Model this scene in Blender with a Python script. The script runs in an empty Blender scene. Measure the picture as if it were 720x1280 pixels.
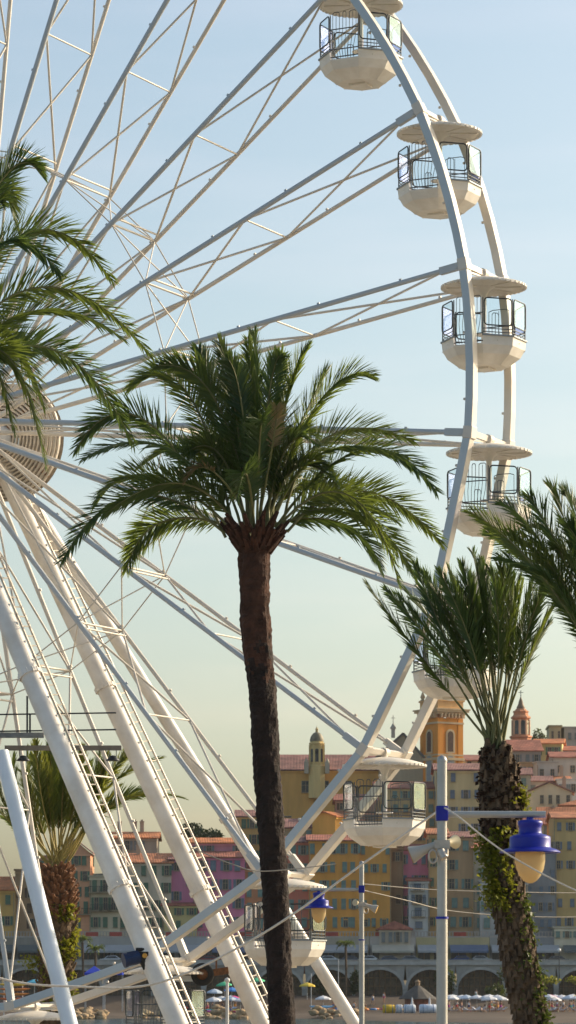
import bpy, bmesh, math, random
from mathutils import Vector, Matrix, Quaternion, noise
random.seed(7)
PI = math.pi
sc = bpy.context.scene
COL = sc.collection
F = 4240.0; HY = 1235.0; ZC = 4.6; HAZE = .00004          # focal length in photo pixels, horizon row, camera height

def P(px, py, Y):
    return Vector(((px - 360) * Y / F, Y, ZC + (HY - py) * Y / F))
def S(Y): return Y / F                     # metres per photo pixel at depth Y

# ------------------------------------------------------------------ materials
MATS = {}
def nodes(name):
    m = bpy.data.materials.new(name); m.use_nodes = True
    nt = m.node_tree
    return m, nt, nt.nodes['Principled BSDF']
def mat(name, col, rough=.6, metal=0, scale=3.0, amt=.25, bump=0, bscale=None, streak=False, coord='Object', spec=.4, stain=None):
    if name in MATS: return MATS[name]
    m, nt, b = nodes(name)
    N, L = nt.nodes, nt.links
    tc = N.new('ShaderNodeTexCoord'); mp = N.new('ShaderNodeMapping')
    L.new(tc.outputs[coord], mp.inputs[0])
    if streak: mp.inputs['Scale'].default_value = (1, 1, .18)
    nz = N.new('ShaderNodeTexNoise'); nz.inputs['Scale'].default_value = scale; nz.inputs['Detail'].default_value = 6
    nz.inputs['Roughness'].default_value = .65
    L.new(mp.outputs[0], nz.inputs['Vector'])
    cr = N.new('ShaderNodeValToRGB')
    lo = [max(0, c * (1 - amt)) for c in col]; hi = [min(1, c * (1 + amt)) for c in col]
    if stain: lo = stain
    cr.color_ramp.elements[0].position = .32; cr.color_ramp.elements[0].color = (*lo, 1)
    cr.color_ramp.elements[1].position = .68; cr.color_ramp.elements[1].color = (*hi, 1)
    L.new(nz.outputs[0], cr.inputs[0]); L.new(cr.outputs[0], b.inputs['Base Color'])
    b.inputs['Roughness'].default_value = rough; b.inputs['Metallic'].default_value = metal
    b.inputs['Specular IOR Level'].default_value = spec
    if bump:
        n2 = N.new('ShaderNodeTexNoise'); n2.inputs['Scale'].default_value = bscale or scale * 4; n2.inputs['Detail'].default_value = 5
        L.new(tc.outputs[coord], n2.inputs['Vector'])
        bp = N.new('ShaderNodeBump'); bp.inputs['Strength'].default_value = bump; bp.inputs['Distance'].default_value = .05
        L.new(n2.outputs[0], bp.inputs['Height']); L.new(bp.outputs[0], b.inputs['Normal'])
    MATS[name] = m
    return m
def leafmat(name, c0, c1, trans=.3, tcol=(.16, .2, .03)):
    if name in MATS: return MATS[name]
    m, nt, b = nodes(name); N, L = nt.nodes, nt.links
    tc = N.new('ShaderNodeTexCoord'); nz = N.new('ShaderNodeTexNoise'); nz.inputs['Scale'].default_value = 2.2
    nz.inputs['Detail'].default_value = 4
    oi = N.new('ShaderNodeObjectInfo'); ad = N.new('ShaderNodeMath'); ad.operation = 'MULTIPLY_ADD'
    L.new(tc.outputs['Object'], nz.inputs['Vector'])
    L.new(oi.outputs['Random'], ad.inputs[0]); ad.inputs[1].default_value = .45
    L.new(nz.outputs[0], ad.inputs[2])
    cr = N.new('ShaderNodeValToRGB'); cr.color_ramp.elements[0].position = .4; cr.color_ramp.elements[1].position = 1.0
    cr.color_ramp.elements[0].color = (*c0, 1); cr.color_ramp.elements[1].color = (*c1, 1)
    L.new(ad.outputs[0], cr.inputs[0]); L.new(cr.outputs[0], b.inputs['Base Color'])
    b.inputs['Roughness'].default_value = .42; b.inputs['Specular IOR Level'].default_value = .35
    tr = N.new('ShaderNodeBsdfTranslucent'); tr.inputs[0].default_value = (*tcol, 1)
    mx = N.new('ShaderNodeMixShader'); mx.inputs[0].default_value = trans
    L.new(b.outputs[0], mx.inputs[1]); L.new(tr.outputs[0], mx.inputs[2])
    L.new(mx.outputs[0], N['Material Output'].inputs['Surface'])
    MATS[name] = m
    return m
def glassmat(name, tint, refl=.18):
    if name in MATS: return MATS[name]
    m, nt, b = nodes(name); N, L = nt.nodes, nt.links
    t = N.new('ShaderNodeBsdfTransparent'); t.inputs[0].default_value = (*tint, 1)
    g = N.new('ShaderNodeBsdfGlossy'); g.inputs['Roughness'].default_value = .05; g.inputs[0].default_value = (.9, .92, 1, 1)
    lw = N.new('ShaderNodeLayerWeight'); lw.inputs[0].default_value = .35
    mm = N.new('ShaderNodeMath'); mm.operation = 'MULTIPLY_ADD'; mm.inputs[1].default_value = .16; mm.inputs[2].default_value = refl
    L.new(lw.outputs['Fresnel'], mm.inputs[0])
    mx = N.new('ShaderNodeMixShader'); L.new(mm.outputs[0], mx.inputs[0])
    L.new(t.outputs[0], mx.inputs[1]); L.new(g.outputs[0], mx.inputs[2])
    L.new(mx.outputs[0], N['Material Output'].inputs['Surface'])
    MATS[name] = m
    return m
def tilemat(name, col):
    if name in MATS: return MATS[name]
    m, nt, b = nodes(name); N, L = nt.nodes, nt.links
    tc = N.new('ShaderNodeTexCoord')
    wv = N.new('ShaderNodeTexWave'); wv.bands_direction = 'X'; wv.inputs['Scale'].default_value = 1.1; wv.inputs['Distortion'].default_value = .6
    nz = N.new('ShaderNodeTexNoise'); nz.inputs['Scale'].default_value = .55; nz.inputs['Detail'].default_value = 8
    for t in (wv, nz): L.new(tc.outputs['Object'], t.inputs['Vector'])
    cr = N.new('ShaderNodeValToRGB'); cr.color_ramp.elements[0].position = .3; cr.color_ramp.elements[1].position = .7
    cr.color_ramp.elements[0].color = (*[c * .55 for c in col], 1); cr.color_ramp.elements[1].color = (*[min(1, c * 1.3) for c in col], 1)
    L.new(nz.outputs[0], cr.inputs[0])
    L.new(cr.outputs[0], b.inputs['Base Color'])
    bp = N.new('ShaderNodeBump'); bp.inputs['Strength'].default_value = .6; bp.inputs['Distance'].default_value = .12
    L.new(wv.outputs[0], bp.inputs['Height']); L.new(bp.outputs[0], b.inputs['Normal'])
    b.inputs['Roughness'].default_value = .85
    MATS[name] = m
    return m
WHITE = mat('white_paint', (.57, .58, .585), .45, 0, .8, .04, stain=(.5, .5, .49))
WHITE2 = mat('gondola_paint', (.78, .745, .68), .5, 0, 1.6, .05, stain=(.66, .61, .53))
LEGP = mat('leg_paint', (.8, .77, .72), .42, 0, .9, .04, stain=(.64, .58, .5))
BLUEWH = mat('pale_blue_paint', (.74, .81, .88), .4, 0, 1.2, .05)
STEEL = mat('galvanised_steel', (.48, .44, .39), .45, .5, 8, .2)
DARKM = mat('dark_frame', (.03, .035, .04), .4, .2, 5, .2)
GREYM = mat('grey_rail', (.2, .21, .21), .5, .3, 5, .2)
BLACK = mat('black_rubber', (.02, .02, .02), .7, 0, 6, .3)
RIM_SHADE = mat('rim_shade_paint', (.46, .53, .58), .42, 0, .8, .04)  # white rim paint with bluish shade put into its colour
SPOKE_SHADE = mat('spoke_shade_paint', (.47, .5, .52), .42, 0, .8, .05)  # front spokes: white paint darkened to carry their shade
WHEEL_LIT = mat('wheel_lit_paint', (.66, .61, .54), .45, 0, .8, .04, stain=(.58, .53, .46))  # white wheel paint with warm sunlight put into its colour
RUST = mat('rusty_iron', (.2, .09, .04), .7, .2, 9, .5)
BLUE = mat('cobalt_enamel', (.013, .022, .3), .38, 0, 5, .2, spec=.35)
POLE = mat('lamp_pole_paint', (.42, .42, .4), .38, .3, 4, .1)
ROPE = mat('pale_rope', (.7, .62, .52), .8, 0, 30, .15)
WIRE = mat('thin_wire', (.42, .37, .3), .6, 0, 10, .2)
LEAF = leafmat('palm_leaf', (.038, .082, .026), (.125, .168, .042), .42, (.19, .245, .034))
LEAFD = leafmat('palm_leaf_deep', (.027, .068, .027), (.078, .134, .04), .36, (.14, .205, .034))
LEAFY = leafmat('palm_leaf_yellow', (.07, .115, .024), (.16, .19, .04), .42, (.26, .27, .04))
DRYLEAF = leafmat('palm_leaf_dry', (.16, .12, .05), (.28, .22, .1), .25, (.3, .22, .1))
STALK = mat('palm_stalk', (.16, .16, .06), .5, 0, 3, .35)
BARK = mat('palm_bark', (.022, .0135, .011), .95, 0, 3.5, .65, bump=.8, bscale=22)
BARKR = mat('palm_bark_red', (.06, .026, .016), .95, 0, 3.5, .55, bump=.8, bscale=22)
BARKG = mat('palm_bark_grey', (.115, .078, .048), .95, 0, 5, .5, bump=.8, bscale=22)
BOOT = mat('palm_boot', (.055, .022, .013), .9, 0, 7, .6, bump=.5, bscale=25)
IVY = leafmat('ivy_leaf', (.04, .07, .01), (.2, .22, .02), .35, (.3, .3, .03))
IVYD = leafmat('ivy_dark', (.02, .045, .012), (.08, .11, .02), .3, (.12, .16, .03))
TREEL = leafmat('tree_leaf', (.02, .04, .015), (.05, .08, .022), .2)

# ------------------------------------------------------------------ mesh builder
class MB:
    def __init__(s): s.v = []; s.f = []; s.m = []; s.sm = []
    def add(s, vs, fs, mi=0, smooth=False):
        o = len(s.v); s.v += [tuple(v) for v in vs]
        for f in fs: s.f.append([i + o for i in f]); s.m.append(mi); s.sm.append(smooth)
    def box(s, c, d, mi=0, rot=None, taper=1.0):
        c = Vector(c); x, y, z = d[0] / 2, d[1] / 2, d[2] / 2
        vs = []
        for k, t in ((-1, 1), (1, taper)):
            for a, b in ((-1, -1), (1, -1), (1, 1), (-1, 1)):
                p = Vector((a * x * t, b * y * t, k * z))
                if rot is not None: p = rot @ p
                vs.append(c + p)
        s.add(vs, [(3, 2, 1, 0), (4, 5, 6, 7), (0, 1, 5, 4), (1, 2, 6, 5), (2, 3, 7, 6), (3, 0, 4, 7)], mi)
    def bar(s, a, b, w, h=None, mi=0, up=(0, 0, 1)):
        a, b = Vector(a), Vector(b); t = (b - a); L = t.length
        if L < 1e-6: return
        t /= L; u = Vector(up)
        if abs(t.dot(u)) > .95: u = Vector((1, 0, 0)) if abs(t.x) < .9 else Vector((0, 1, 0))
        sx = t.cross(u).normalized(); n = sx.cross(t); h = h or w
        vs = [p + sx * i * w / 2 + n * j * h / 2 for p in (a, b) for i, j in ((-1, -1), (1, -1), (1, 1), (-1, 1))]
        s.add(vs, [(3, 2, 1, 0), (4, 5, 6, 7), (0, 1, 5, 4), (1, 2, 6, 5), (2, 3, 7, 6), (3, 0, 4, 7)], mi)
    def tube(s, pts, r, n=8, mi=0, caps=True, smooth=True, rfun=None):
        pts = [Vector(p) for p in pts]; R = r if isinstance(r, (list, tuple)) else [r] * len(pts)
        ref = None; vs = []; fs = []
        for i, p in enumerate(pts):
            t = (pts[min(i + 1, len(pts) - 1)] - pts[max(i - 1, 0)]).normalized()
            if ref is None:
                u = Vector((0, 0, 1)) if abs(t.z) < .9 else Vector((1, 0, 0))
                ref = (u - t * u.dot(t)).normalized()
            else: ref = (ref - t * ref.dot(t)).normalized()
            q = t.cross(ref)
            for k in range(n):
                a = 2 * PI * k / n; rr = R[i] * (rfun(i, k) if rfun else 1)
                vs.append(p + (ref * math.cos(a) + q * math.sin(a)) * rr)
        for i in range(len(pts) - 1):
            for k in range(n):
                k2 = (k + 1) % n
                fs.append((i * n + k, i * n + k2, (i + 1) * n + k2, (i + 1) * n + k))
        s.add(vs, fs, mi, smooth)
        if caps:
            m = len(pts) - 1
            s.add(vs[:n], [tuple(range(n))[::-1]], mi); s.add(vs[m * n:], [tuple(range(n))], mi)
    def lathe(s, prof, n=24, mi=0, c=(0, 0, 0), smooth=True, scallop=None, ph=0):
        c = Vector(c); vs = []; fs = []
        for i, (r, z) in enumerate(prof):
            for k in range(n):
                a = 2 * PI * k / n + ph
                dz = scallop(i, k) if scallop else 0
                vs.append(c + Vector((r * math.cos(a), r * math.sin(a), z + dz)))
        for i in range(len(prof) - 1):
            for k in range(n):
                k2 = (k + 1) % n
                fs.append((i * n + k, i * n + k2, (i + 1) * n + k2, (i + 1) * n + k))
        s.add(vs, fs, mi, smooth)
    def poly(s, vs, mi=0): s.add(vs, [tuple(range(len(vs)))], mi)
    def build(s, name, mats, parent=None, loc=(0, 0, 0), bevel=0):
        me = bpy.data.meshes.new(name); me.from_pydata(s.v, [], s.f)
        if not isinstance(mats, (list, tuple)): mats = [mats]
        for m in mats: me.materials.append(m)
        me.polygons.foreach_set('material_index', s.m)
        me.polygons.foreach_set('use_smooth', s.sm)
        me.update()
        o = bpy.data.objects.new(name, me); COL.objects.link(o); o.location = loc
        if parent: o.parent = parent
        if bevel:
            bv = o.modifiers.new('bevel', 'BEVEL'); bv.width = bevel; bv.segments = 2; bv.limit_method = 'ANGLE'
        return o
def tag(o, label, cat, group=None):
    o['label'] = label; o['category'] = cat
    if group: o['group'] = group
    return o
def thing(name, loc, label, cat, group=None, rz=0):
    o = bpy.data.objects.new(name, None); COL.objects.link(o); o.location = loc; o.rotation_euler = (0, 0, rz)
    o.empty_display_size = .3
    return tag(o, label, cat, group)
def struct(o, kind='structure'): o['kind'] = kind; return o
def copy_tree(o, parent=None):
    c = o.copy(); COL.objects.link(c)
    if parent: c.parent = parent
    for ch in list(o.children): copy_tree(ch, c)
    return c
def dup(o, loc, rz=None, label=None, scale=None):
    c = copy_tree(o); c.location = loc
    if rz is not None: c.rotation_euler = (0, 0, rz)
    if label: c['label'] = label
    if scale: c.scale = scale if isinstance(scale, tuple) else (scale,) * 3
    return c

# ------------------------------------------------------------------ camera, sky, sun
cam = bpy.data.cameras.new('camera'); co = bpy.data.objects.new('camera', cam); COL.objects.link(co)
co.location = (0, 0, ZC); co.rotation_euler = (PI / 2, 0, 0)
cam.sensor_fit = 'VERTICAL'; cam.sensor_height = 24; cam.lens = F / 1280 * 24
cam.shift_y = (HY - 640) / 1280; cam.clip_end = 20000; cam.clip_start = .5
cam.dof.use_dof = True; cam.dof.focus_distance = 66; cam.dof.aperture_fstop = 4.5
sc.camera = co
SUN_EL = math.radians(24); SUN_AZ = math.radians(62)      # azimuth from +Y towards +X
w = bpy.data.worlds.new('World'); sc.world = w; w.use_nodes = True
nt = w.node_tree; sk = nt.nodes.new('ShaderNodeTexSky'); sk.sky_type = 'NISHITA'; sk.sun_disc = False
sk.sun_elevation = SUN_EL; sk.sun_rotation = SUN_AZ; sk.air_density = 1.0; sk.dust_density = 3.3; sk.ozone_density = .8; sk.altitude = 0
tc = nt.nodes.new('ShaderNodeTexCoord'); mp = nt.nodes.new('ShaderNodeMapping'); mp.inputs['Scale'].default_value = (5, 5, 34)
nt.links.new(tc.outputs['Generated'], mp.inputs[0])
cn = nt.nodes.new('ShaderNodeTexNoise'); cn.inputs['Scale'].default_value = 1.6; cn.inputs['Detail'].default_value = 5; nt.links.new(mp.outputs[0], cn.inputs['Vector'])
cr = nt.nodes.new('ShaderNodeValToRGB'); cr.color_ramp.elements[0].position = .45; cr.color_ramp.elements[1].position = .8
cr.color_ramp.elements[0].color = (.985, 1.03, .99, 1); cr.color_ramp.elements[1].color = (1.13, 1.1, 1.04, 1)     # thin veil of high cloud over the tinted sky
nt.links.new(cn.outputs[0], cr.inputs[0])
mu = nt.nodes.new('ShaderNodeMix'); mu.data_type = 'RGBA'; mu.blend_type = 'MULTIPLY'; mu.inputs['Factor'].default_value = 1
nt.links.new(sk.outputs[0], mu.inputs['A']); nt.links.new(cr.outputs[0], mu.inputs['B'])
nt.links.new(mu.outputs['Result'], nt.nodes['Background'].inputs[0]); nt.nodes['Background'].inputs[1].default_value = .15
sl = bpy.data.lights.new('sun', 'SUN'); so = bpy.data.objects.new('sun', sl); COL.objects.link(so)
sl.energy = 4.0; sl.angle = math.radians(.6); sl.color = (1, .84, .62)
sd = Vector((math.sin(SUN_AZ) * math.cos(SUN_EL), math.cos(SUN_AZ) * math.cos(SUN_EL), math.sin(SUN_EL)))
so.rotation_euler = sd.to_track_quat('Z', 'Y').to_euler(); so.location = sd * 200
vs_ = sc.view_settings; vs_.view_transform = 'Standard'; vs_.look = 'None'; vs_.exposure = .3; vs_.gamma = 1; vs_.use_curve_mapping = False
sc.render.engine = 'CYCLES'; sc.cycles.max_bounces = 6; sc.cycles.transparent_max_bounces = 12; sc.cycles.use_denoising = True

# ------------------------------------------------------------------ haze
hz_b = MB(); hz_b.box((0, 550, 54.5), (3200, 2100, 113))
hz_m = bpy.data.materials.new('haze_air'); hz_m.use_nodes = True; hn = hz_m.node_tree
for n_ in list(hn.nodes):
    if n_.type != 'OUTPUT_MATERIAL': hn.nodes.remove(n_)
pv_ = hn.nodes.new('ShaderNodeVolumePrincipled'); pv_.inputs['Color'].default_value = (.9, .92, .95, 1); pv_.inputs['Density'].default_value = HAZE; pv_.inputs['Anisotropy'].default_value = .3
hn.links.new(pv_.outputs[0], hn.nodes['Material Output'].inputs['Volume'])
struct(hz_b.build('haze', hz_m), 'stuff')
# ------------------------------------------------------------------ ground, sea, beach
def watermat():
    m, nt, b = nodes('sea_water'); N, L = nt.nodes, nt.links
    b.inputs['Base Color'].default_value = (.05, .11, .12, 1); b.inputs['Roughness'].default_value = .12
    tc = N.new('ShaderNodeTexCoord'); nz = N.new('ShaderNodeTexNoise'); nz.inputs['Scale'].default_value = .8; nz.inputs['Detail'].default_value = 4
    L.new(tc.outputs['Object'], nz.inputs['Vector'])
    bp = N.new('ShaderNodeBump'); bp.inputs['Strength'].default_value = .6; bp.inputs['Distance'].default_value = .25
    L.new(nz.outputs[0], bp.inputs['Height']); L.new(bp.outputs[0], b.inputs['Normal'])
    return m
def sheet(name, pts, m):
    b = MB(); b.poly([Vector(p) for p in pts]); return struct(b.build(name, m))
sheet('sea', [(-1500, -400, 0), (1500, -400, 0), (1500, 1500, 0), (-1500, 1500, 0)], watermat())
PAVE = mat('paving', (.3, .25, .19), .85, 0, .35, .18, bump=.2, bscale=4)
b = MB(); b.box((0, 60, .2), (240, 160, .7)); struct(b.build('promenade', PAVE))
SAND = mat('beach_sand', (.085, .06, .042), .95, 0, .25, .3, bump=.3, bscale=3)
# beach: profile along Y, shoreline nearer on the right
b = MB(); nx = 60
xs = [-140 + 280 * i / nx for i in range(nx + 1)]
def shore(x): return 512 - 70 * max(0, min(1, (x - 2) / 26)) ** .8 + 2.5 * noise.noise(Vector((x * .1, 3, 0)))
prof = [(-12, -.6), (0, -.02), (6, .35), (16, .6)]
vs = []
for x in xs:
    s0 = shore(x)
    for dy, z in prof: vs.append((x, s0 + dy, z + .12 * noise.noise(Vector((x * .3, dy * .3, 1)))))
    vs += [(x, 546, 1.1), (x, 551, 3.0), (x, 566, 3.4)]
k = 7
b.add(vs, [(i * k + j, (i + 1) * k + j, (i + 1) * k + j + 1, i * k + j + 1) for i in range(nx) for j in range(k - 1)], 0, True)
struct(b.build('beach', SAND))
def beach_z(x, y):
    s0 = shore(x); d = y - s0
    if d < 6: return .35 * d / 6
    if d < 16: return .35 + .25 * (d - 6) / 10
    if y < 546: return .6 + .5 * (y - s0 - 16) / max(.1, 546 - s0 - 16)
    if y < 551: return 1.1 + 1.9 * (y - 546) / 5
    return 3.0 + .4 * (y - 551) / 15
# hill behind the town
def hill_z(x, y):
    px = 360 + x * F / y
    def ss(a, b, t): t = max(0, min(1, (t - a) / (b - a))); return t * t * (3 - 2 * t)
    d = max(0, y - 582)
    lim = 17 + 14 * ss(250, 380, px) + 18 * ss(600, 720, px) - 6 * ss(60, -40, px)
    return 8.4 + min(lim, d * .42) + .8 * noise.noise(Vector((x * .05, y * .05, 0))) * min(1, d / 10)
b = MB(); nx, ny = 80, 40
vs = [(-180 + 360 * i / nx, 566 + 300 * (j / ny) ** 1.3, 0) for i in range(nx + 1) for j in range(ny + 1)]
vs = [(x, y, hill_z(x, y) if y > 566.1 else 8.4) for x, y, z in vs]
b.add(vs, [(i * (ny + 1) + j, (i + 1) * (ny + 1) + j, (i + 1) * (ny + 1) + j + 1, i * (ny + 1) + j + 1) for i in range(nx) for j in range(ny)], 0, True)
struct(b.build('hillside', mat('hill_earth', (.09, .08, .05), .95, 0, .15, .5)))
b = MB(); b.box((0, 569.9, 8.5), (360, 7.6, .12)); struct(b.build('quay_road', mat('asphalt', (.06, .06, .065), .9, 0, .5, .2)))

# ------------------------------------------------------------------ ferris wheel
WD = 100.0
HUB = Vector((-.1061 * WD, WD, ZC + .1676 * WD)); WR = 17.53; AL = .472; TH0 = -.358; ST = 2 * PI / 24; WW = 2.62; WH = 2.51
wheel = thing('ferris_wheel', HUB, 'tall white ferris wheel with paired spokes rising behind the palms', 'ferris wheel', rz=-AL)
# spokes: canonical along +X then rotated about local Y
def spoke_mesh(y0, y1, q=1):
    b = MB(); b.tube([(.7, y0, 0), (6, y0 + (y1 - y0) * .33, 0), (WR - .5, y1, 0)], [.085 * q, .08 * q, .072 * q], 10)
    b.box((WR - .45, y1, 0), (.55, .15, .2)); b.box((WR - .2, y1, 0), (.1, .2, .12))
    for i in range(5):
        r = 5.4 + i * 2.55
        yy = y0 + (y1 - y0) * r / WR
        b.box((r, yy, .085), (.07, .05, .06))
    return b
def brace_mesh():
    b = MB(); R1, R2, R3 = 8.07, 11.6, WR - .5
    yb = lambda r: WH + (WW - WH) * r / WR
    for r, ww in ((R1, .06), (R2, .05)):
        b.tube([(r, 0, 0), (r, yb(r), 0)], ww * .55, 6)
    b.tube([(R1 + .22, 0, 0), (R1 + .22, yb(R1), 0)], .03, 6)
    for a, c in ((1.2, R1), (R1, R2), (R2, R3)):
        b.tube([(a, 0, 0), (c, yb(c), 0)], .036, 6); b.tube([(a, yb(a), 0), (c, 0, 0)], .036, 6)
    return b
def tie_mesh():
    b = MB(); R1 = 8.07
    q = Vector((R1 * math.cos(ST), 0, R1 * math.sin(ST))); p = Vector((R1, 0, 0)); W = Vector((0, WH + .03, 0))
    for a, c in ((p, q), (p + W, q + W), (p, q + W), (p + W, q)): b.tube([a, c], .021, 5)
    return b
sp_f = spoke_mesh(0, 0).build('spoke', SPOKE_SHADE, wheel); sp_b = spoke_mesh(WH, WW, .84).build('spoke', WHEEL_LIT, wheel)
br = brace_mesh().build('brace', WHEEL_LIT, wheel); tie = tie_mesh().build('ring_tie', WHEEL_LIT, wheel)
for k in range(24):
    th = TH0 - ST * (k - 6)
    for proto in (sp_f, sp_b, br, tie):
        o = proto
        if k: o = proto.copy(); COL.objects.link(o); o.parent = wheel
        o.rotation_euler = (0, -th, 0)
def rim_mesh(y):
    b = MB(); pts = []
    for k in range(24):
        t0 = TH0 - ST * (k - 6)
        tm = t0 - ST / 2
        while tm > PI: tm -= 2 * PI
        while tm < -PI: tm += 2 * PI
        bulge = .85 if (tm > -.14 or tm < -PI + .14) else .12
        for j in range(5):
            f = j / 5; t = t0 - ST * f
            p0 = Vector((math.cos(t0), 0, math.sin(t0))); p1 = Vector((math.cos(t0 - ST), 0, math.sin(t0 - ST)))
            ch = p0.lerp(p1, f); ar = Vector((math.cos(t), 0, math.sin(t)))
            pts.append(ch.lerp(ar, bulge) * WR)
    n = len(pts); vs = []; fs = []
    for p in pts:
        r = p.normalized()
        for dr, dy in ((-.115, -.16), (.115, -.16), (.115, .16), (-.115, .16)): vs.append(p + r * dr + Vector((0, y + dy, 0)))
    for i in range(n):
        j = (i + 1) % n
        for c in range(4):
            d = (c + 1) % 4
            fs.append((i * 4 + c, i * 4 + d, j * 4 + d, j * 4 + c))
    b.add(vs, fs)
    for q in range(len(b.f)): b.m[q] = 1 if q % 4 == 0 else 0  # front side gets its own slot, shade-toned on the front rim
    for i in range(0, n, 5):      # bolted joint plates
        p = pts[i]; r = p.normalized(); t_ = Vector((-r.z, 0, r.x)); m3 = Matrix((t_, Vector((0, 1, 0)), r)).transposed(); b.box(p + Vector((0, y, 0)), (.34, .36, .27), 0, m3)
    for i in range(0, n, 2):      # lamp sockets along the inner edge
        p = pts[i]; r = p.normalized(); b.box(p - r * .2 + Vector((0, y, 0)), (.07, .07, .07))
    return b
rim_mesh(0).build('rim', [WHEEL_LIT, RIM_SHADE], wheel, bevel=.02); rim_mesh(WW).build('rim', [WHEEL_LIT, WHEEL_LIT], wheel, bevel=.02)
b = MB()                                    # axle, flanges
b.tube([(0, -1.2, 0), (0, 4.2, 0)], .42, 24)
for y in (0, WH): b.tube([(0, y - .12, 0), (0, y + .12, 0)], .86, 32)
for k in range(24):
    t = TH0 - ST * k
    for y in (0, WH): b.box((.62 * math.cos(t), y - .15, .62 * math.sin(t)), (.1, .08, .1))
b.build('hub', WHITE, wheel)
b = MB(); YD = 4.35                          # slatted light disc behind the hub
for i in range(13):
    r = .5 + i * .11; dy = .5 * (r / 1.8) ** 2
    n = 48; vs = []
    for k in range(n):
        a = 2 * PI * k / n
        for rr, yy in ((r - .028, 0), (r + .028, 0), (r + .028, .09), (r - .028, .09)):
            vs.append((rr * math.cos(a), YD + dy + yy - .45, rr * math.sin(a)))
    b.add(vs, [(k * 4 + c, k * 4 + (c + 1) % 4, ((k + 1) % n) * 4 + (c + 1) % 4, ((k + 1) % n) * 4 + c) for k in range(n) for c in range(4)])
b.build('slatted_disc', mat('disc_slats', (.5, .45, .38), .5, 0, 3, .2), wheel)
b = MB()
for k in range(8):
    a = PI / 4 * k + .1
    b.bar((.3 * math.cos(a), YD - .36, .3 * math.sin(a)), (1.84 * math.cos(a), YD + .16, 1.84 * math.sin(a)), .07, .1)
b.build('disc_frame', RUST, wheel)
b = MB(); b.lathe([(.3, .1), (1.78, -.2)], 48); bb = MB()
for v in b.v: pass
bb.add([(x, YD + .35 + z * -.55, y) for x, y, z in b.v], b.f, 0, True)
bb.build('disc_back', mat('disc_back', (.3, .26, .21), .8, 0, 3, .3), wheel)

# ---- cross beams between the two rims that carry the gondolas
beam_p = None
for k in range(24):
    th = TH0 - ST * (k - 6)
    if beam_p is None:
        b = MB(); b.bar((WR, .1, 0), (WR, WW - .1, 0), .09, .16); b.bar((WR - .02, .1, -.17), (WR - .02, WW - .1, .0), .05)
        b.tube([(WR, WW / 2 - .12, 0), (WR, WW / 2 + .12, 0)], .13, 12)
        o = beam_p = b.build('cross_beam', WHEEL_LIT, wheel)
    else: o = beam_p.copy(); COL.objects.link(o); o.parent = wheel
    o.rotation_euler = (0, -th, 0)

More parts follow.
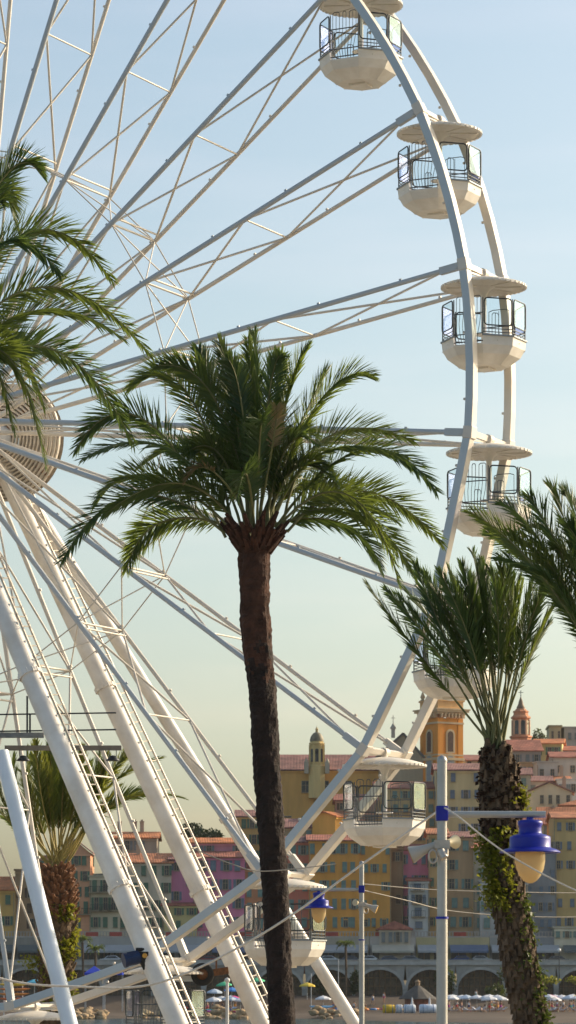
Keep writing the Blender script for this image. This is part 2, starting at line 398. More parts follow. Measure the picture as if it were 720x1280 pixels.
# ---- gondola
GC = glassmat('clear_glass', (.93, .97, .98), .0); GT = glassmat('teal_glass', (.82, .94, .92), .0); GL = glassmat('lilac_glass', (.86, .86, .98), .0)
RO = 1.16; ZG0, ZG1 = -1.3, -1.25
def octp(i, r, z): a = PI / 8 + PI / 4 * i; return Vector((r * math.cos(a), r * math.sin(a), z))
def facet(i):          # facet i spans corners i-1..i, its normal at 45*i degrees
    return i - 1, i
ZT, ZP0, ZP1, ZH, ZB, ZF = -.12, -.88, -1.62, -1.9, -2.14, -2.6
def make_gondola():
    g = thing('gondola', (0, 0, 0), 'x', 'gondola', 'gondolas round the ferris wheel', rz=-AL)
    n = 64; b = MB()
    sc_ = None
    b.lathe([(.02, ZT), (.3, ZT - .03), (.75, ZT - .1), (1.1, ZT - .2), (1.15, ZT - .27), (1.13, ZT - .29), (1.06, ZT - .25), (.5, ZT - .25), (.02, ZT - .25)], n, 0, smooth=True, scallop=sc_)
    for k in range(8):
        a = PI / 4 * k + PI / 8
        b.bar((.15 * math.cos(a), .15 * math.sin(a), ZT - .26), (1.03 * math.cos(a), 1.03 * math.sin(a), ZT - .26), .035, .04)
    for k in range(44):
        a = 2 * PI * k / 44; b.box((1.15 * math.cos(a), 1.15 * math.sin(a), ZT - .262), (.07, .1, .06), rot=Matrix.Rotation(a, 3, 'Z'))
    b.build('roof', WHITE2, g)
    b = MB(); b.tube([(0, 0, .0), (0, 0, ZT - .05)], .09, 12); b.lathe([(.34, ZT - .24), (.15, ZT - .36), (.075, ZT - .5), (.07, -2.1)], 16); b.box((0, 0, ZT - .27), (.13, .13, .1), 1)
    b.lathe([(.02, -1.7), (.24, -1.7), (.24, -1.67), (.02, -1.66)], 24)
    b.build('centre_post', [WHITE2, DARKM], g)
    # hull: octagonal tub with two doors cut lower
    b = MB()
    rt, rm, rb = RO, RO * .975, .66
    for i in range(8):
        c0, c1 = facet(i); zt = ZH if i not in (6, 2) else ZB + .03
        fr = (ZH - zt) / (ZH - ZB)
        r_t = rt + (rm - rt) * fr
        A = [octp(c0, r_t, zt), octp(c1, r_t, zt), octp(c1, rm, ZB), octp(c0, rm, ZB)]
        b.poly([A[3], A[2], A[1], A[0]])
        inn = [octp(c0, r_t - .06, zt), octp(c1, r_t - .06, zt), octp(c1, rm - .1, ZB - .05), octp(c0, rm - .1, ZB - .05)]
        b.poly(inn); b.poly([A[0], A[1], inn[1], inn[0]])
        if zt != ZH:      # jambs of the door notch
            for c in (c0, c1): b.poly([octp(c, rt, ZH), octp(c, rt - .06, ZH), octp(c, r_t - .06, zt), octp(c, r_t, zt)])
        q1 = [octp(c0, rm, ZB), octp(c1, rm, ZB), octp(c1, 1.0, -2.36), octp(c0, 1.0, -2.36)]
        b.poly(q1[::-1])
        q2 = [octp(c0, 1.0, -2.36), octp(c1, 1.0, -2.36), octp(c1, rb, ZF), octp(c0, rb, ZF)]
        b.poly(q2[::-1])
        m = (A[0] + A[1] + A[2] + A[3]) / 4; nrm = Vector((math.cos(PI / 4 * i), math.sin(PI / 4 * i), 0))
        if i not in (6, 2): b.box(m + nrm * .004, (.03, .03, .03))
        b.bar(octp(c1, rm + .004, ZB), octp(c1, rb + .004, ZF), .025)
    b.poly([octp(i, rb, ZF) for i in range(8)][::-1]); b.poly([octp(i, rm - .1, ZB - .05) for i in range(8)])
    b.box((0, 0, ZF - .02), (.5, .5, .08))
    b.build('hull', WHITE2, g)
    b = MB()               # trim strip on the tub edge
    for i in range(8):
        if i in (6, 2): continue
        c0, c1 = facet(i); b.bar(octp(c0, RO + .012, ZH + .012), octp(c1, RO + .012, ZH + .012), .05, .04)
    b.build('edge_trim', mat('edge_trim', (.25, .28, .3), .5, .3, 5, .1), g)
    RAIL = mat('railing_grey', (.1, .11, .12), .5, .2, 5, .2)
    for grp in ((7, 0, 1), (3, 4, 5)):      # railing: corner posts, two rails and hoop backrests
        b = MB()
    
        for i in (grp[0] - 1, *grp): b.tube([octp(i, RO - .03, ZH), octp(i, RO - .03, ZP0)], .018, 6)
        for i in grp:
          c0, c1 = facet(i)
          for z in (-1.8, -1.71): b.tube([octp(c0, RO - .03, z), octp(c1, RO - .03, z)], .013, 6)
          p, q = octp(c0, RO - .2, 0), octp(c1, RO - .2, 0)
          for f0 in (.36,):
            a = p.lerp(q, f0); c = p.lerp(q, f0 + .26); m = (a + c) / 2
            for x in (a, c): b.tube([x + Vector((0, 0, ZH)), x + Vector((0, 0, ZG0))], .008, 5)
            b.tube([a + Vector((0, 0, ZG0)), a.lerp(m, .4) + Vector((0, 0, ZG1)), m.lerp(c, .6) + Vector((0, 0, ZG1)), c + Vector((0, 0, ZG0))], .011, 5)
            b.tube([m + Vector((0, 0, ZH)), m + Vector((0, 0, ZG1))], .009, 5)
        b.build('railing', RAIL, g)
    for i in (6, 2):       # the two gates of bulged bars
        b = MB(); c0, c1 = facet(i); p, q = octp(c0, RO - .04, 0), octp(c1, RO - .04, 0)
        nrm = Vector((math.cos(PI / 4 * i), math.sin(PI / 4 * i), 0)); zb = ZB + .05
        for f in ((.08, .2, .32, .44, .56, .68, .8, .92) if i == 6 else (.15, .5, .85)):
            x = p.lerp(q, f)
            fi = .5 + (f - .5) * .74
            x2 = p.lerp(q, fi)
            b.tube([x + Vector((0, 0, ZP0 + .03)), x + Vector((0, 0, -1.35)), x + nrm * .05 + Vector((0, 0, -1.55)), x.lerp(x2, .5) + nrm * .07 + Vector((0, 0, -1.82)), x2 + Vector((0, 0, zb))], .0085, 5)
        for f0, f1 in (((.08, .32), (.44, .56), (.68, .92)) if i == 6 else ((.15, .85),)):
            a, c = p.lerp(q, f0), p.lerp(q, f1)
            b.tube([a + Vector((0, 0, ZP0 + .03)), a.lerp(c, .2) + Vector((0, 0, ZP0 + .07)), a.lerp(c, .8) + Vector((0, 0, ZP0 + .07)), c + Vector((0, 0, ZP0 + .03))], .012, 5)
        for z in (-1.28, -1.84, zb + .04): b.tube([p + Vector((0, 0, z)), q + Vector((0, 0, z))], .017, 5)
        b.build('gate', RAIL, g)
    tints = {0: GT, 1: GL, 3: GC, 4: GL, 5: GC, 7: GC}
    for i in (0, 1, 3, 4, 5, 7):
        c0, c1 = facet(i); p, q = octp(c0, RO, 0), octp(c1, RO, 0); m = MB()
        a0, a1 = p.lerp(q, .05), p.lerp(q, .95); cr = .1
        t = (a1 - a0).normalized(); z = Vector((0, 0, 1)); Lw = (a1 - a0).length; hh = ZP0 - ZP1
        loop = []
        for cx, cz, s0 in ((Lw - cr, cr, -90), (Lw - cr, hh - cr, 0), (cr, hh - cr, 90), (cr, cr, 180)):
            for k in range(4):
                an = math.radians(s0 + 30 * k); loop.append(a0 + t * (cx + cr * math.cos(an)) + z * (ZP1 + cz + cr * math.sin(an)))
        m.tube(loop + [loop[0], loop[1]], .019, 6, caps=False)
        fr = m.build('window_frame', DARKM, g)
        nn = t.cross(z) * .006
        m2 = MB(); m2.poly([v + nn for v in loop]); m2.poly([v - nn for v in loop][::-1]); m2.build('pane', tints[i], fr)
    return g
G0 = make_gondola()
GL_LABELS = {-5: 'white gondola at the top edge showing only its underside', -4: 'topmost gondola with its whole tub in view, near the top edge',
    -3: 'second gondola down the right side, right of the long upper spokes', -2: 'gondola third from the top, above the rightmost point of the rim',
    -1: 'gondola at the rightmost point of the rim, just above the pointed palm fronds', 0: 'gondola mostly hidden behind the upswept palm fronds in front of the orange tower',
    1: 'white gondola hanging before the ochre church, left of the lamp post', 2: 'gondola half hidden behind the dark palm trunk',
    3: 'gondola between the two ladder legs near the waterline', 4: 'gondola with its pale roof just inside the lower left corner'}
for k in range(-11, 13):
    th = TH0 - ST * k
    lp = Vector((WR * math.cos(th), WW / 2, WR * math.sin(th)))
    loc = HUB + Matrix.Rotation(-AL, 3, 'Z') @ lp
    g = G0 if k == -11 else copy_tree(G0)
    g.location = loc
    g['label'] = GL_LABELS.get(k, 'white gondola out of the photograph on the far side of the wheel')

# ---- legs with ladders
def leg(name, label, top, base, r0, r1, m, ladder=None, joints=()):
    t = thing(name, base, label, 'support leg', 'legs holding the ferris wheel')
    rel = top - base; b = MB()
    n = 14
    b.tube([rel * (1 - i / n) for i in range(n + 1)], [r0 + (r1 - r0) * i / n for i in range(n + 1)], 28)
    d = rel.normalized()
    for f in joints:
        c = rel * f; b.tube([c - d * .06, c + d * .06], (r0 + r1) / 2 + .045, 28)
        for k in range(12):
            a = k * PI / 6; s_ = d.cross(Vector((0, 1, 0))).normalized(); q = d.cross(s_)
            b.bar(c + (s_ * math.cos(a) + q * math.sin(a)) * (r1 + .03) - d * .08, c + (s_ * math.cos(a) + q * math.sin(a)) * (r1 + .03) + d * .08, .035)
    b.build('tube', m, t)
    if ladder:
        side = Vector(ladder).normalized(); side = (side - d * side.dot(d)).normalized(); oth = d.cross(side)
        b = MB(); o0 = side * (max(r0, r1) + .05)
        dirw = (oth * .62 + side * .78).normalized()
        A = o0 ; B = o0 + dirw * .29
        for e in (A, B): b.bar(e + d * .5, rel + e - d * .8, .045, .06)
        L = rel.length; i = 0; s = .6
        while s < L - 1:
            b.bar(A + d * s, B + d * s, .035); s += .33
            i += 1
            if i % 9 == 0: b.bar(d * s + side * (r0 - .05), A + d * s, .06, .05)
        b.build('ladder', STEEL, t)
        b = MB(); s = 1.0; ed = (side * .75 - oth * .2).normalized()
        while s < L - 1.2:
            b.box(d * s + side * (r0 - .005) * .8 - oth * r0 * .55, (.07, .07, .07)); s += .62
        b.build('light_string', WHITE, t)
    return t
Rz = Matrix.Rotation(-AL, 3, 'Z')
def hubpt(y): return HUB + Rz @ Vector((0, y, 0))
def line_leg(px0, py0, px1, py1, Ytop, Ybase):
    """points on the leg's picture line, from the hub to the ground"""
    sl_ = (px1 - px0) / (py1 - py0)
    def at(py, Y): return P(px0 + sl_ * (py - py0), py, Y)
    yb = HY + (ZC - .5) * F / Ybase
    return at, yb
at, yb = line_leg(44, 860, 222, 1280, 0, 90)
leg('wheel_leg', 'shaded front leg with a ladder running down to the blue drive motor', at(512, 98.6), at(yb, 91), .27, .29, LEGP, (1, .15, .3), (.33, .62))
at, yb = line_leg(131, 860, 327, 1280, 0, 99)
leg('wheel_leg', 'rear leg with a ladder passing behind the lower rim bar left of the tall trunk', at(535, 104.0), at(yb, 100), .26, .27, LEGP, (1, .15, .3), (.33, .62))
at, yb = line_leg(183, 860, 437, 1270, 0, 106)
leg('wheel_leg', 'rear splayed leg without a ladder reaching down past the half hidden gondola', at(545, 104.3), at(yb, 108), .2, .2, LEGP, None, (.45,))
at, yb = line_leg(3, 945, 87, 1280, 0, 88)
leg('wheel_leg', 'bluish white strut in the lower left corner, steeper than the ladder legs', at(940, 92.5), at(yb, 90), .2, .23, BLUEWH)
# legs of the left side, outside the photograph
for yy, dx, dyb in ((-1.0, -9.6, -3.2), (3.4, -9.6, 3.0)):
    tp = hubpt(yy); bs = HUB + Rz @ Vector((dx, yy + dyb, 0)); bs.z = .5
    leg('wheel_leg', 'left leg of the wheel outside the photograph', tp, bs, .27, .29, LEGP)

# ---- service walkway, work lamps, drive units
Yw = 96.5
wk = thing('service_walkway', P(70, 935, Yw), 'narrow steel service walkway with thin rails between the ladder legs', 'walkway')
o_ = P(70, 935, Yw)
def wl(px, py, dy=0): return P(px, py, Yw + dy) - o_
b = MB(); b.bar(wl(-60, 919), wl(55, 919), .16, .15); b.build('beam', GREYM, wk)
b = MB(); b.bar(wl(6, 935, .9), wl(152, 935, .9), .14, .14); b.build('beam', mat('brown_beam', (.2, .18, .15), .6, 0, 3, .2), wk)
for y in (893, 914):
    b = MB(); b.tube([wl(-60, y + 1), wl(145, y - 2)], .022, 6); b.build('rail', DARKM, wk)
b = MB()
for x in (34, 37.5): b.bar(wl(x, 870 if x == 34 else 893), wl(x, 919), .05)
b.build('post', DARKM, wk)
lampw = None
for px, lb in ((29, 'dark bell work lamp hanging under the walkway beside the bluish strut'), (141, 'dark bell work lamp hanging under the walkway beside the rear ladder leg')):
    t = thing('work_lamp', P(px, 945, Yw + .9), lb, 'lamp', 'work lamps under the walkway')
    b = MB(); b.lathe([(.02, .02), (.09, 0), (.13, -.06), (.2, -.12), (.2, -.14), (.12, -.1)], 20); b.build('shade', DARKM, t)
    b = MB(); b.bar((-.1, 0, -.02), (-.1, 0, .24), .02); b.bar((.1, 0, -.02), (.1, 0, .24), .02); b.build('bracket', DARKM, t)
dm = thing('drive_motor', P(168, 1197, 92.6), 'blue drive motor with black gearbox on the front ladder leg', 'motor')
b = MB(); b.tube([(-.26, -.1, -.08), (.14, .05, .02)], .22, 20); b.tube([(-.34, -.13, -.1), (-.25, -.1, -.08)], .24, 20)
for k in range(10):
    a = k * PI / 5; b.bar((-.24, -.1 + .22 * math.cos(a), -.06 + .22 * math.sin(a)), (.1, .03 + .22 * math.cos(a), .01 + .22 * math.sin(a)), .02, .04)
b.build('motor_body', mat('motor_blue', (.012, .03, .09), .4, .2, 4, .2), dm); dm.scale = (.85,) * 3
b = MB(); b.box((.3, .06, .02), (.3, .3, .34)); b.tube([(.3, .06, -.1), (.42, .06, -.34)], .15, 14); b.tube([(.05, 0, .26), (.32, .05, .26)], .06, 8); b.build('gearbox', BLACK, dm)
b = MB(); b.tube([(.42, 0, -.3), (.6, 0, -.36), (.85, .02, -.36)], .03, 8); b.build('hose', BLACK, dm)
b = MB(); b.tube([(.34, -.12, .06), (.34, -.2, .06)], .08, 12); b.build('brass_cap', mat('brass', (.6, .32, .08), .35, .8, 5, .2), dm)
dt = thing('friction_drive', P(253, 1218, 97.5), 'black drive tyre with a rusty hub pressed against the lower rim', 'tyre drive')
b = MB()
prof = [(.16, -.1), (.28, -.12), (.33, -.08), (.335, .08), (.28, .12), (.16, .1), (.16, -.1)]
b.lathe(prof, 28); b.v = [(x, z, y) for x, y, z in b.v]; b.build('tyre', BLACK, dt)
b = MB(); b.lathe([(.02, -.06), (.17, -.08), (.17, .08), (.02, .06)], 20); b.v = [(x, z, y) for x, y, z in b.v]; b.build('wheel_hub', RUST, dt)
b = MB(); b.bar((0, .05, 0), (.75, .05, .12), .14, .2); b.bar((.4, 0, .1), (.4, 0, .45), .05); b.build('arm', RUST, dt)
b = MB(); b.box((-.75, 0, -.12), (.95, .14, .17)); b.build('bracket', WHITE, dt)

# ------------------------------------------------------------------ palms
def frond_mesh(O, M, T, Lmax, npair, twist, w=.034, bare=.2, r0=.035, V=.45, droop=.25, A0=62, A1=24, jit=.12, rng=random):
    """O base, M point half-way along, T tip; O-relative mesh; leaflets material 0, stalk material 1"""
    b = MB(); C = 2 * M - .5 * (O + T)
    bez = lambda t: O * (1 - t) ** 2 + C * 2 * t * (1 - t) + T * t * t
    tan = lambda t: ((C - O) * (1 - t) + (T - C) * t).normalized()
    n = 12; b.tube([bez(i / n) for i in range(n + 1)], [r0 * (1 - .85 * i / n) for i in range(n + 1)], 5, 1)
    up = Vector((0, 0, 1))
    for i in range(npair):
        t = bare + (1 - bare) * (i + rng.random() * .7) / npair
        t = min(t, 1); p = bez(t); tg = tan(t)
        s = tg.cross(up)
        if s.length < .25: s = tg.cross(Vector((.3, -1, 0)))
        s.normalize(); nn = s.cross(tg)
        tw = twist + .15 * math.sin(6 * t)
        s2 = s * math.cos(tw) + nn * math.sin(tw); n2 = nn * math.cos(tw) - s * math.sin(tw)
        u = (t - bare) / (1 - bare)
        L = Lmax * (.32 + .95 * math.sin(PI * min(1, u * .86 + .12)) ** .8) * .85
        A = math.radians(A0 + (A1 - A0) * u)
        for sg in (-1, 1):
            Lr = L * (1 + rng.uniform(-.16, .12)); Vr = V + rng.gauss(0, .18); Ar = A + rng.gauss(0, jit)
            d = tg * math.cos(Ar) + (s2 * sg * math.cos(Vr) + n2 * math.sin(Vr)) * math.sin(Ar)
            d.normalize()
            d2 = (d + Vector((0, 0, -1)) * droop * (.5 + rng.random())).normalized()
            wd = d.cross(n2 * math.cos(.5) + s2 * sg * math.sin(.5))
            if wd.length < .1: wd = d.cross(up)
            wd.normalize(); wd = (wd + Vector((rng.gauss(0, .3), rng.gauss(0, .3), rng.gauss(0, .3)))).normalized()
            q = p + d * Lr * .5; e = q + d2 * Lr * .5
            b.add([p - wd * w * .3, p + wd * w * .3, q + wd * w * .5, q - wd * w * .5, e], [(0, 1, 2, 3), (3, 2, 4)], 0)
    return b
def add_frond(root, O, M, T, mats, **kw):
    o = root.location
    return frond_mesh(O - o, M - o, T - o, **kw).build('frond', mats, root)
def rough_trunk(pts, radii, root, m, seg=.07, amp=.09, n=30, ringp=.11):
    o = root.location; P_ = [p - o for p in pts]
    # resample
    out, R = [], []
    for i in range(len(P_) - 1):
        L = (P_[i + 1] - P_[i]).length; k = max(1, int(L / seg))
        for j in range(k):
            f = j / k; out.append(P_[i].lerp(P_[i + 1], f)); R.append(radii[i] + (radii[i + 1] - radii[i]) * f)
    out.append(P_[-1]); R.append(radii[-1])
    for _ in range(6):
        out = [out[0]] + [(out[i - 1] + out[i] * 2 + out[i + 1]) / 4 for i in range(1, len(out) - 1)] + [out[-1]]
    sd_ = random.random() * 100
    def rf(i, k):
        a = 2 * PI * k / n
        ring = ((i * seg / ringp) + .6 * noise.noise(Vector((math.cos(a) * 1.5, math.sin(a) * 1.5, i * .05)))) % 1
        return 1 + amp * (noise.noise(Vector((math.cos(a) * 2.2, math.sin(a) * 2.2, i * seg * 2 + sd_))) + .5 * noise.noise(Vector((math.cos(a) * 7, math.sin(a) * 7, i * seg * 8)))) + amp * .55 * (ring - .5)
    b = MB(); b.tube(out, R, n, 0, True, False, rf)
    if isinstance(m, (list, tuple)):       # upper, more recently trimmed stretch in a redder bark
        for q, f in enumerate(b.f):
            c = Vector(b.v[f[0]]); d_ = (Vector(out[0]) - c).length
            if d_ + 1.1 * noise.noise(c * 2.3) + .6 * noise.noise(c * 6) < 2.1: b.m[q] = 1
    b.build('trunk', m, root)
    return out, R
def boots(root, c, r, h, num, L, m, up=.6, wid=.14, rng=random):
    """leaf-base stubs packed round a trunk between heights 0 and h"""
    o = root.location; b = MB()
    for i in range(num):
        a = i * 2.39996 + rng.uniform(-.1, .1); z = h * i / num
        rr = r(z) if callable(r) else r
        cc = c(z) if callable(c) else c + Vector((0, 0, z))
        d = Vector((math.cos(a), math.sin(a), 0)); t = Vector((-d.y, d.x, 0))
        p = cc - o + d * (rr - .04); dr = (d * (1 - up) + Vector((0, 0, up)) + t * rng.uniform(-.12, .12)).normalized()
        l = L * rng.uniform(.6, 1.25); e = p + dr * l; nn = dr.cross(t).normalized()
        b.add([p - t * wid, p + t * wid, p + t * wid * .7 - nn * .09, p - t * wid * .7 - nn * .09,
               e - t * wid * .38, e + t * wid * .38, e + t * wid * .3 - nn * .05, e - t * wid * .3 - nn * .05],
              [(0, 1, 5, 4), (1, 2, 6, 5), (2, 3, 7, 6), (3, 0, 4, 7), (4, 5, 6, 7)], 0)
    return b.build('leaf_bases', m, root)
def leafcloud(root, name, fn, num, size, m, rng=random):
    b = MB()
    for i in range(num):
        p = fn(rng) - root.location
        d = Vector((rng.gauss(0, 1), rng.gauss(0, 1), rng.gauss(-.2, 1))).normalized(); t = d.cross(Vector((rng.random(), rng.random(), 1))).normalized()
        s = size * rng.uniform(.6, 1.4)
        b.add([p, p + d * s * .5 + t * s * .35, p + d * s, p + d * s * .5 - t * s * .35], [(0, 1, 2, 3)], 0)
    return b.build(name, m, root)

# -- main palm
YM = 72.0
def mk_palm(label, base, top, name='date_palm'):
    g = base.copy(); g.z = .5
    return thing(name, g, label, 'palm tree', 'palms in front of the wheel')
rng = random.Random(3)
tp = [P(x, y, YM) for x, y in ((318, 686), (318, 760), (322, 810), (328, 860), (333, 950), (340, 1050), (346, 1150), (353, 1280))]
tp.append(Vector((tp[-1].x + .05, YM, .45)))
palm = mk_palm('tall slender palm with full round crown standing in front of the wheel', tp[-1], tp[0])
rough_trunk(tp, [.335, .32, .305, .295, .29, .285, .28, .275, .3], palm, [BARK, BARKR], amp=.14, ringp=.13)
s = S(YM)
boots(palm, P(319, 690, YM), lambda z: .31 + .2 * min(1, z / .45), .5, 60, .4, BOOT, up=.5, wid=.085)
base = P(320, 668, YM)
side = [  # (mid px, tip px, depth of the tip, twist)
 ((168, 622), (80, 705), -.6, .9), ((206, 648), (156, 706), .8, -.9), ((186, 590), (116, 622), 1.0, .8), ((180, 526), (96, 566), -.4, -.8),
 ((232, 486), (160, 480), .5, .9), ((270, 505), (200, 468), -1, -.8), ((275, 520), (248, 432), .5, .7), ((295, 520), (276, 440), -1.0, -.9), ((316, 530), (310, 422), .4, .9),
 ((322, 520), (318, 424), -.5, -.6), ((342, 525), (352, 436), .6, .8), ((355, 520), (384, 440), -.6, -.8), ((372, 535), (410, 455), .7, .8),
 ((396, 508), (464, 474), -.4, -.7), ((408, 545), (518, 546), .5, .85), ((452, 566), (544, 622), -.8, -.85), ((452, 612), (553, 676), .4, .9),
 ((430, 620), (498, 735), -.9, .8), ((425, 650), (478, 705), .9, -.9), ((440, 640), (520, 722), -.2, -.8),
 ((230, 610), (135, 655), -1.4, -.7), ((390, 600), (500, 640), 1.5, .6), ((250, 560), (170, 570), 1.6, .6), ((400, 575), (505, 585), -1.6, -.6), ((215, 570), (110, 590), -1.8, .6)]
for i, (m_, t_, dy, tw) in enumerate(side):
    O = base + Vector((rng.uniform(-.25, .25) + .0022 * (t_[0] - 320), rng.uniform(-.2, .2), rng.uniform(-.1, .25)))
    add_frond(palm, O, P(m_[0], m_[1], YM) + Vector((0, dy * .45, 0)), P(t_[0], t_[1], YM) + Vector((0, dy, 0)), [LEAF if i % 3 else LEAFD, STALK],
              Lmax=.66, npair=130, w=.035, twist=tw * 1.2 + rng.uniform(-.15, .15), bare=.14, droop=.1, A0=50, A1=20, V=.3, rng=rng)
for i in range(18):     # fronds that lean towards and away from the camera fill the crown
    a = i * 2.39996; el = rng.uniform(.0, 1.0)
    d = Vector((math.cos(a), math.sin(a), 0)); reach = .9 + 1.9 * (1 - el) ** .8; hgt = 1.2 + 2.7 * el
    if abs(d.x) > .8: reach *= .7
    O = base + d * .22 + Vector((0, 0, rng.uniform(-.05, .3)))
    T = base + d * reach + Vector((0, 0, hgt - (1 - el) * .9)); M = base + d * reach * .5 + Vector((0, 0, hgt * .62 + .3))
    add_frond(palm, O, M, T, [LEAFD if i % 4 else LEAF, STALK], Lmax=.56, npair=100, w=.033, twist=rng.uniform(-.9, .9), bare=.18, rng=rng)
for (m_, t_) in (((268, 590), (232, 602)), ((340, 560), (346, 510))):
    add_frond(palm, base, P(m_[0], m_[1], YM - .8), P(t_[0], t_[1], YM - 1), [DRYLEAF, STALK], Lmax=.35, npair=44, twist=.4, bare=.5, rng=rng)

# -- palm cut by the left edge
YL = 68.0; lb = P(-95, 510, YL)
p2 = mk_palm('palm at the left edge with arching fronds, its trunk out of frame', lb, lb)
rough_trunk([lb, lb + Vector((.1, 0, -4)), Vector((lb.x + .2, YL, .45))], [.36, .32, .34], p2, BARK)
boots(p2, lb - Vector((0, 0, .1)), lambda z: .33 + .25 * min(1, z / .45), .6, 40, .42, BOOT, up=.55, wid=.12)
lf = [((-10, 250), (55, 225), -.5, .6), ((-20, 255), (18, 275), .6, -.8), ((20, 294), (139, 345), .4, .7), ((-10, 318), (78, 352), -.6, -.9), ((40, 362), (190, 448), -.3, .75),
      ((30, 385), (150, 410), 1.1, -.7), ((55, 432), (166, 552), .3, .8), ((0, 440), (60, 588), -.8, .85), ((-10, 405), (52, 500), .7, -.9), ((-30, 300), (0, 250), 0, .6), ((-30, 420), (20, 545), -.5, .8)]
for i, (m_, t_, dy, tw) in enumerate(lf):
    add_frond(p2, lb + Vector((rng.uniform(0, .3), rng.uniform(-.2, .2), rng.uniform(0, .3))), P(m_[0], m_[1], YL) + Vector((0, dy * .45, 0)), P(t_[0], t_[1], YL) + Vector((0, dy, 0)),
              [LEAF if i % 3 else LEAFD, STALK], Lmax=.66, npair=140, w=.035, twist=tw * 1.25, bare=.12, droop=.12, A0=50, A1=20, V=.3, rng=rng)
for i in range(22):
    a = i * 2.39996; d = Vector((math.cos(a), math.sin(a), 0)); el = rng.random(); reach = 1.2 + 2.6 * (1 - el)
    if d.x > -.3: d.x = -.3 - rng.random() * .5
    add_frond(p2, lb + d * .2, lb + d * reach * .5 + Vector((0, 0, 1.3 + 1.6 * el)), lb + d * reach + Vector((0, 0, -.8 + 4.2 * el)), [LEAF, STALK], Lmax=.55, npair=60, twist=rng.uniform(-.9, .9), rng=rng)

# -- upswept palm on the right, fronds tied upright
YR = 46.0; s = S(YR)
tp = [P(x, y, YR) for x, y in ((620, 938), (624, 970), (626, 1010), (627, 1060), (634, 1120), (645, 1180), (656, 1240), (664, 1280))]
tp.append(Vector((tp[-1].x + .1, YR, .45)))
p3 = mk_palm('stout palm with upswept tied fronds and a shaggy ivied trunk behind the near lamp', tp[-1], tp[0])
tr, trr = rough_trunk(tp, [.16, .22, .25, .205, .2, .21, .21, .2, .25], p3, BARKG, amp=.16, ringp=.2)
zt, zb = tp[0].z, .5
ctr = [q + p3.location for q in tr]
def tc_(z):      # z above the ground
    zz = .5 + z; best = min(ctr, key=lambda q: abs(q.z - zz)); return best.copy()
def rr_(z):
    zz = .5 + z; i = min(range(len(ctr)), key=lambda i: abs(ctr[i].z - zz)); return trr[i]
boots(p3, tc_, rr_, zt - .5, 700, .14, BARKG, up=.82, wid=.05, rng=rng)
b2 = MB()                                     # dry fibre skirt under the crown
def skirt(rg):
    z = rg.uniform(zt - 1.35, zt + .05) - .5; a = rg.random() * 2 * PI; q = tc_(z); r = rr_(z) + rg.uniform(-.02, .06)
    return q + Vector((math.cos(a) * r, math.sin(a) * r, 0))
leafcloud(p3, 'fibre_skirt', skirt, 1500, .075, mat('palm_fibre', (.035, .018, .011), .95, 0, 6, .6), rng)
def ivyf(c, spread):
    def f(rg):
        for _ in range(50):
            z = rg.uniform(c[0], c[1]); a = rg.gauss(c[2], c[3]); q = tc_(z - .5); r = rr_(z - .5) + abs(rg.gauss(.03, spread))
            if noise.noise(Vector((z * 3, a * 2, c[2]))) > -.15: break
        return q + Vector((math.cos(a) * r, math.sin(a) * r, 0))
    return f
z_ = lambda py: P(0, py, YR).z
leafcloud(p3, 'ivy', ivyf((z_(1150), z_(1035), -2.3, .6), .09), 1500, .065, IVY, rng)
leafcloud(p3, 'ivy', ivyf((z_(1290), z_(1120), -.5, .5), .04), 1100, .055, IVYD, rng)
leafcloud(p3, 'ivy', ivyf((z_(1010), z_(985), -.2, .4), .08), 240, .06, IVY, rng)
up = [((540, 830), (458, 732), -.4), ((552, 810), (484, 734), .5), ((562, 800), (518, 709), -.5), ((572, 795), (530, 713), .4), ((586, 790), (560, 716), -.4), ((598, 790), (578, 704), .3),
      ((608, 785), (590, 694), -.3), ((616, 790), (604, 700), .5), ((628, 790), (624, 704), -.5), ((634, 800), (637, 709), .2), ((646, 800), (668, 716), -.3), ((652, 805), (680, 732), .5), ((660, 815), (696, 754), -.4),
      ((575, 815), (505, 728), .9), ((590, 805), (548, 722), -.9), ((602, 800), (592, 715), .9), ((640, 805), (656, 725), .8), ((622, 800), (612, 720), -.9), ((655, 830), (690, 775), .8), ((565, 825), (500, 752), -.8), ((582, 800), (540, 735), 0.1), ((596, 795), (570, 725), .1)]
up += [((m_[0] + rng.uniform(-9, 9), m_[1] + rng.uniform(-8, 14)), (t_[0] + rng.uniform(-14, 14), t_[1] + rng.uniform(0, 40)), rng.uniform(-1.3, 1.3)) for m_, t_, dy in up[3:11]]
for i, (m_, t_, dy) in enumerate(up):
    O = P(620 + rng.uniform(-12, 12), 938, YR) + Vector((0, rng.uniform(-.1, .1), rng.uniform(-.1, .1)))
    add_frond(p3, O, P(m_[0], m_[1] + 10, YR) + Vector((0, dy * .3, 0)), P(t_[0], t_[1], YR) + Vector((0, dy * .6, 0)), [LEAFD if i % 4 else LEAF, STALK],
              Lmax=.36, npair=88, twist=rng.uniform(-1.2, 1.2), bare=.36, r0=.02, w=.021, A0=34, A1=14, droop=.1, V=.3, rng=rng)

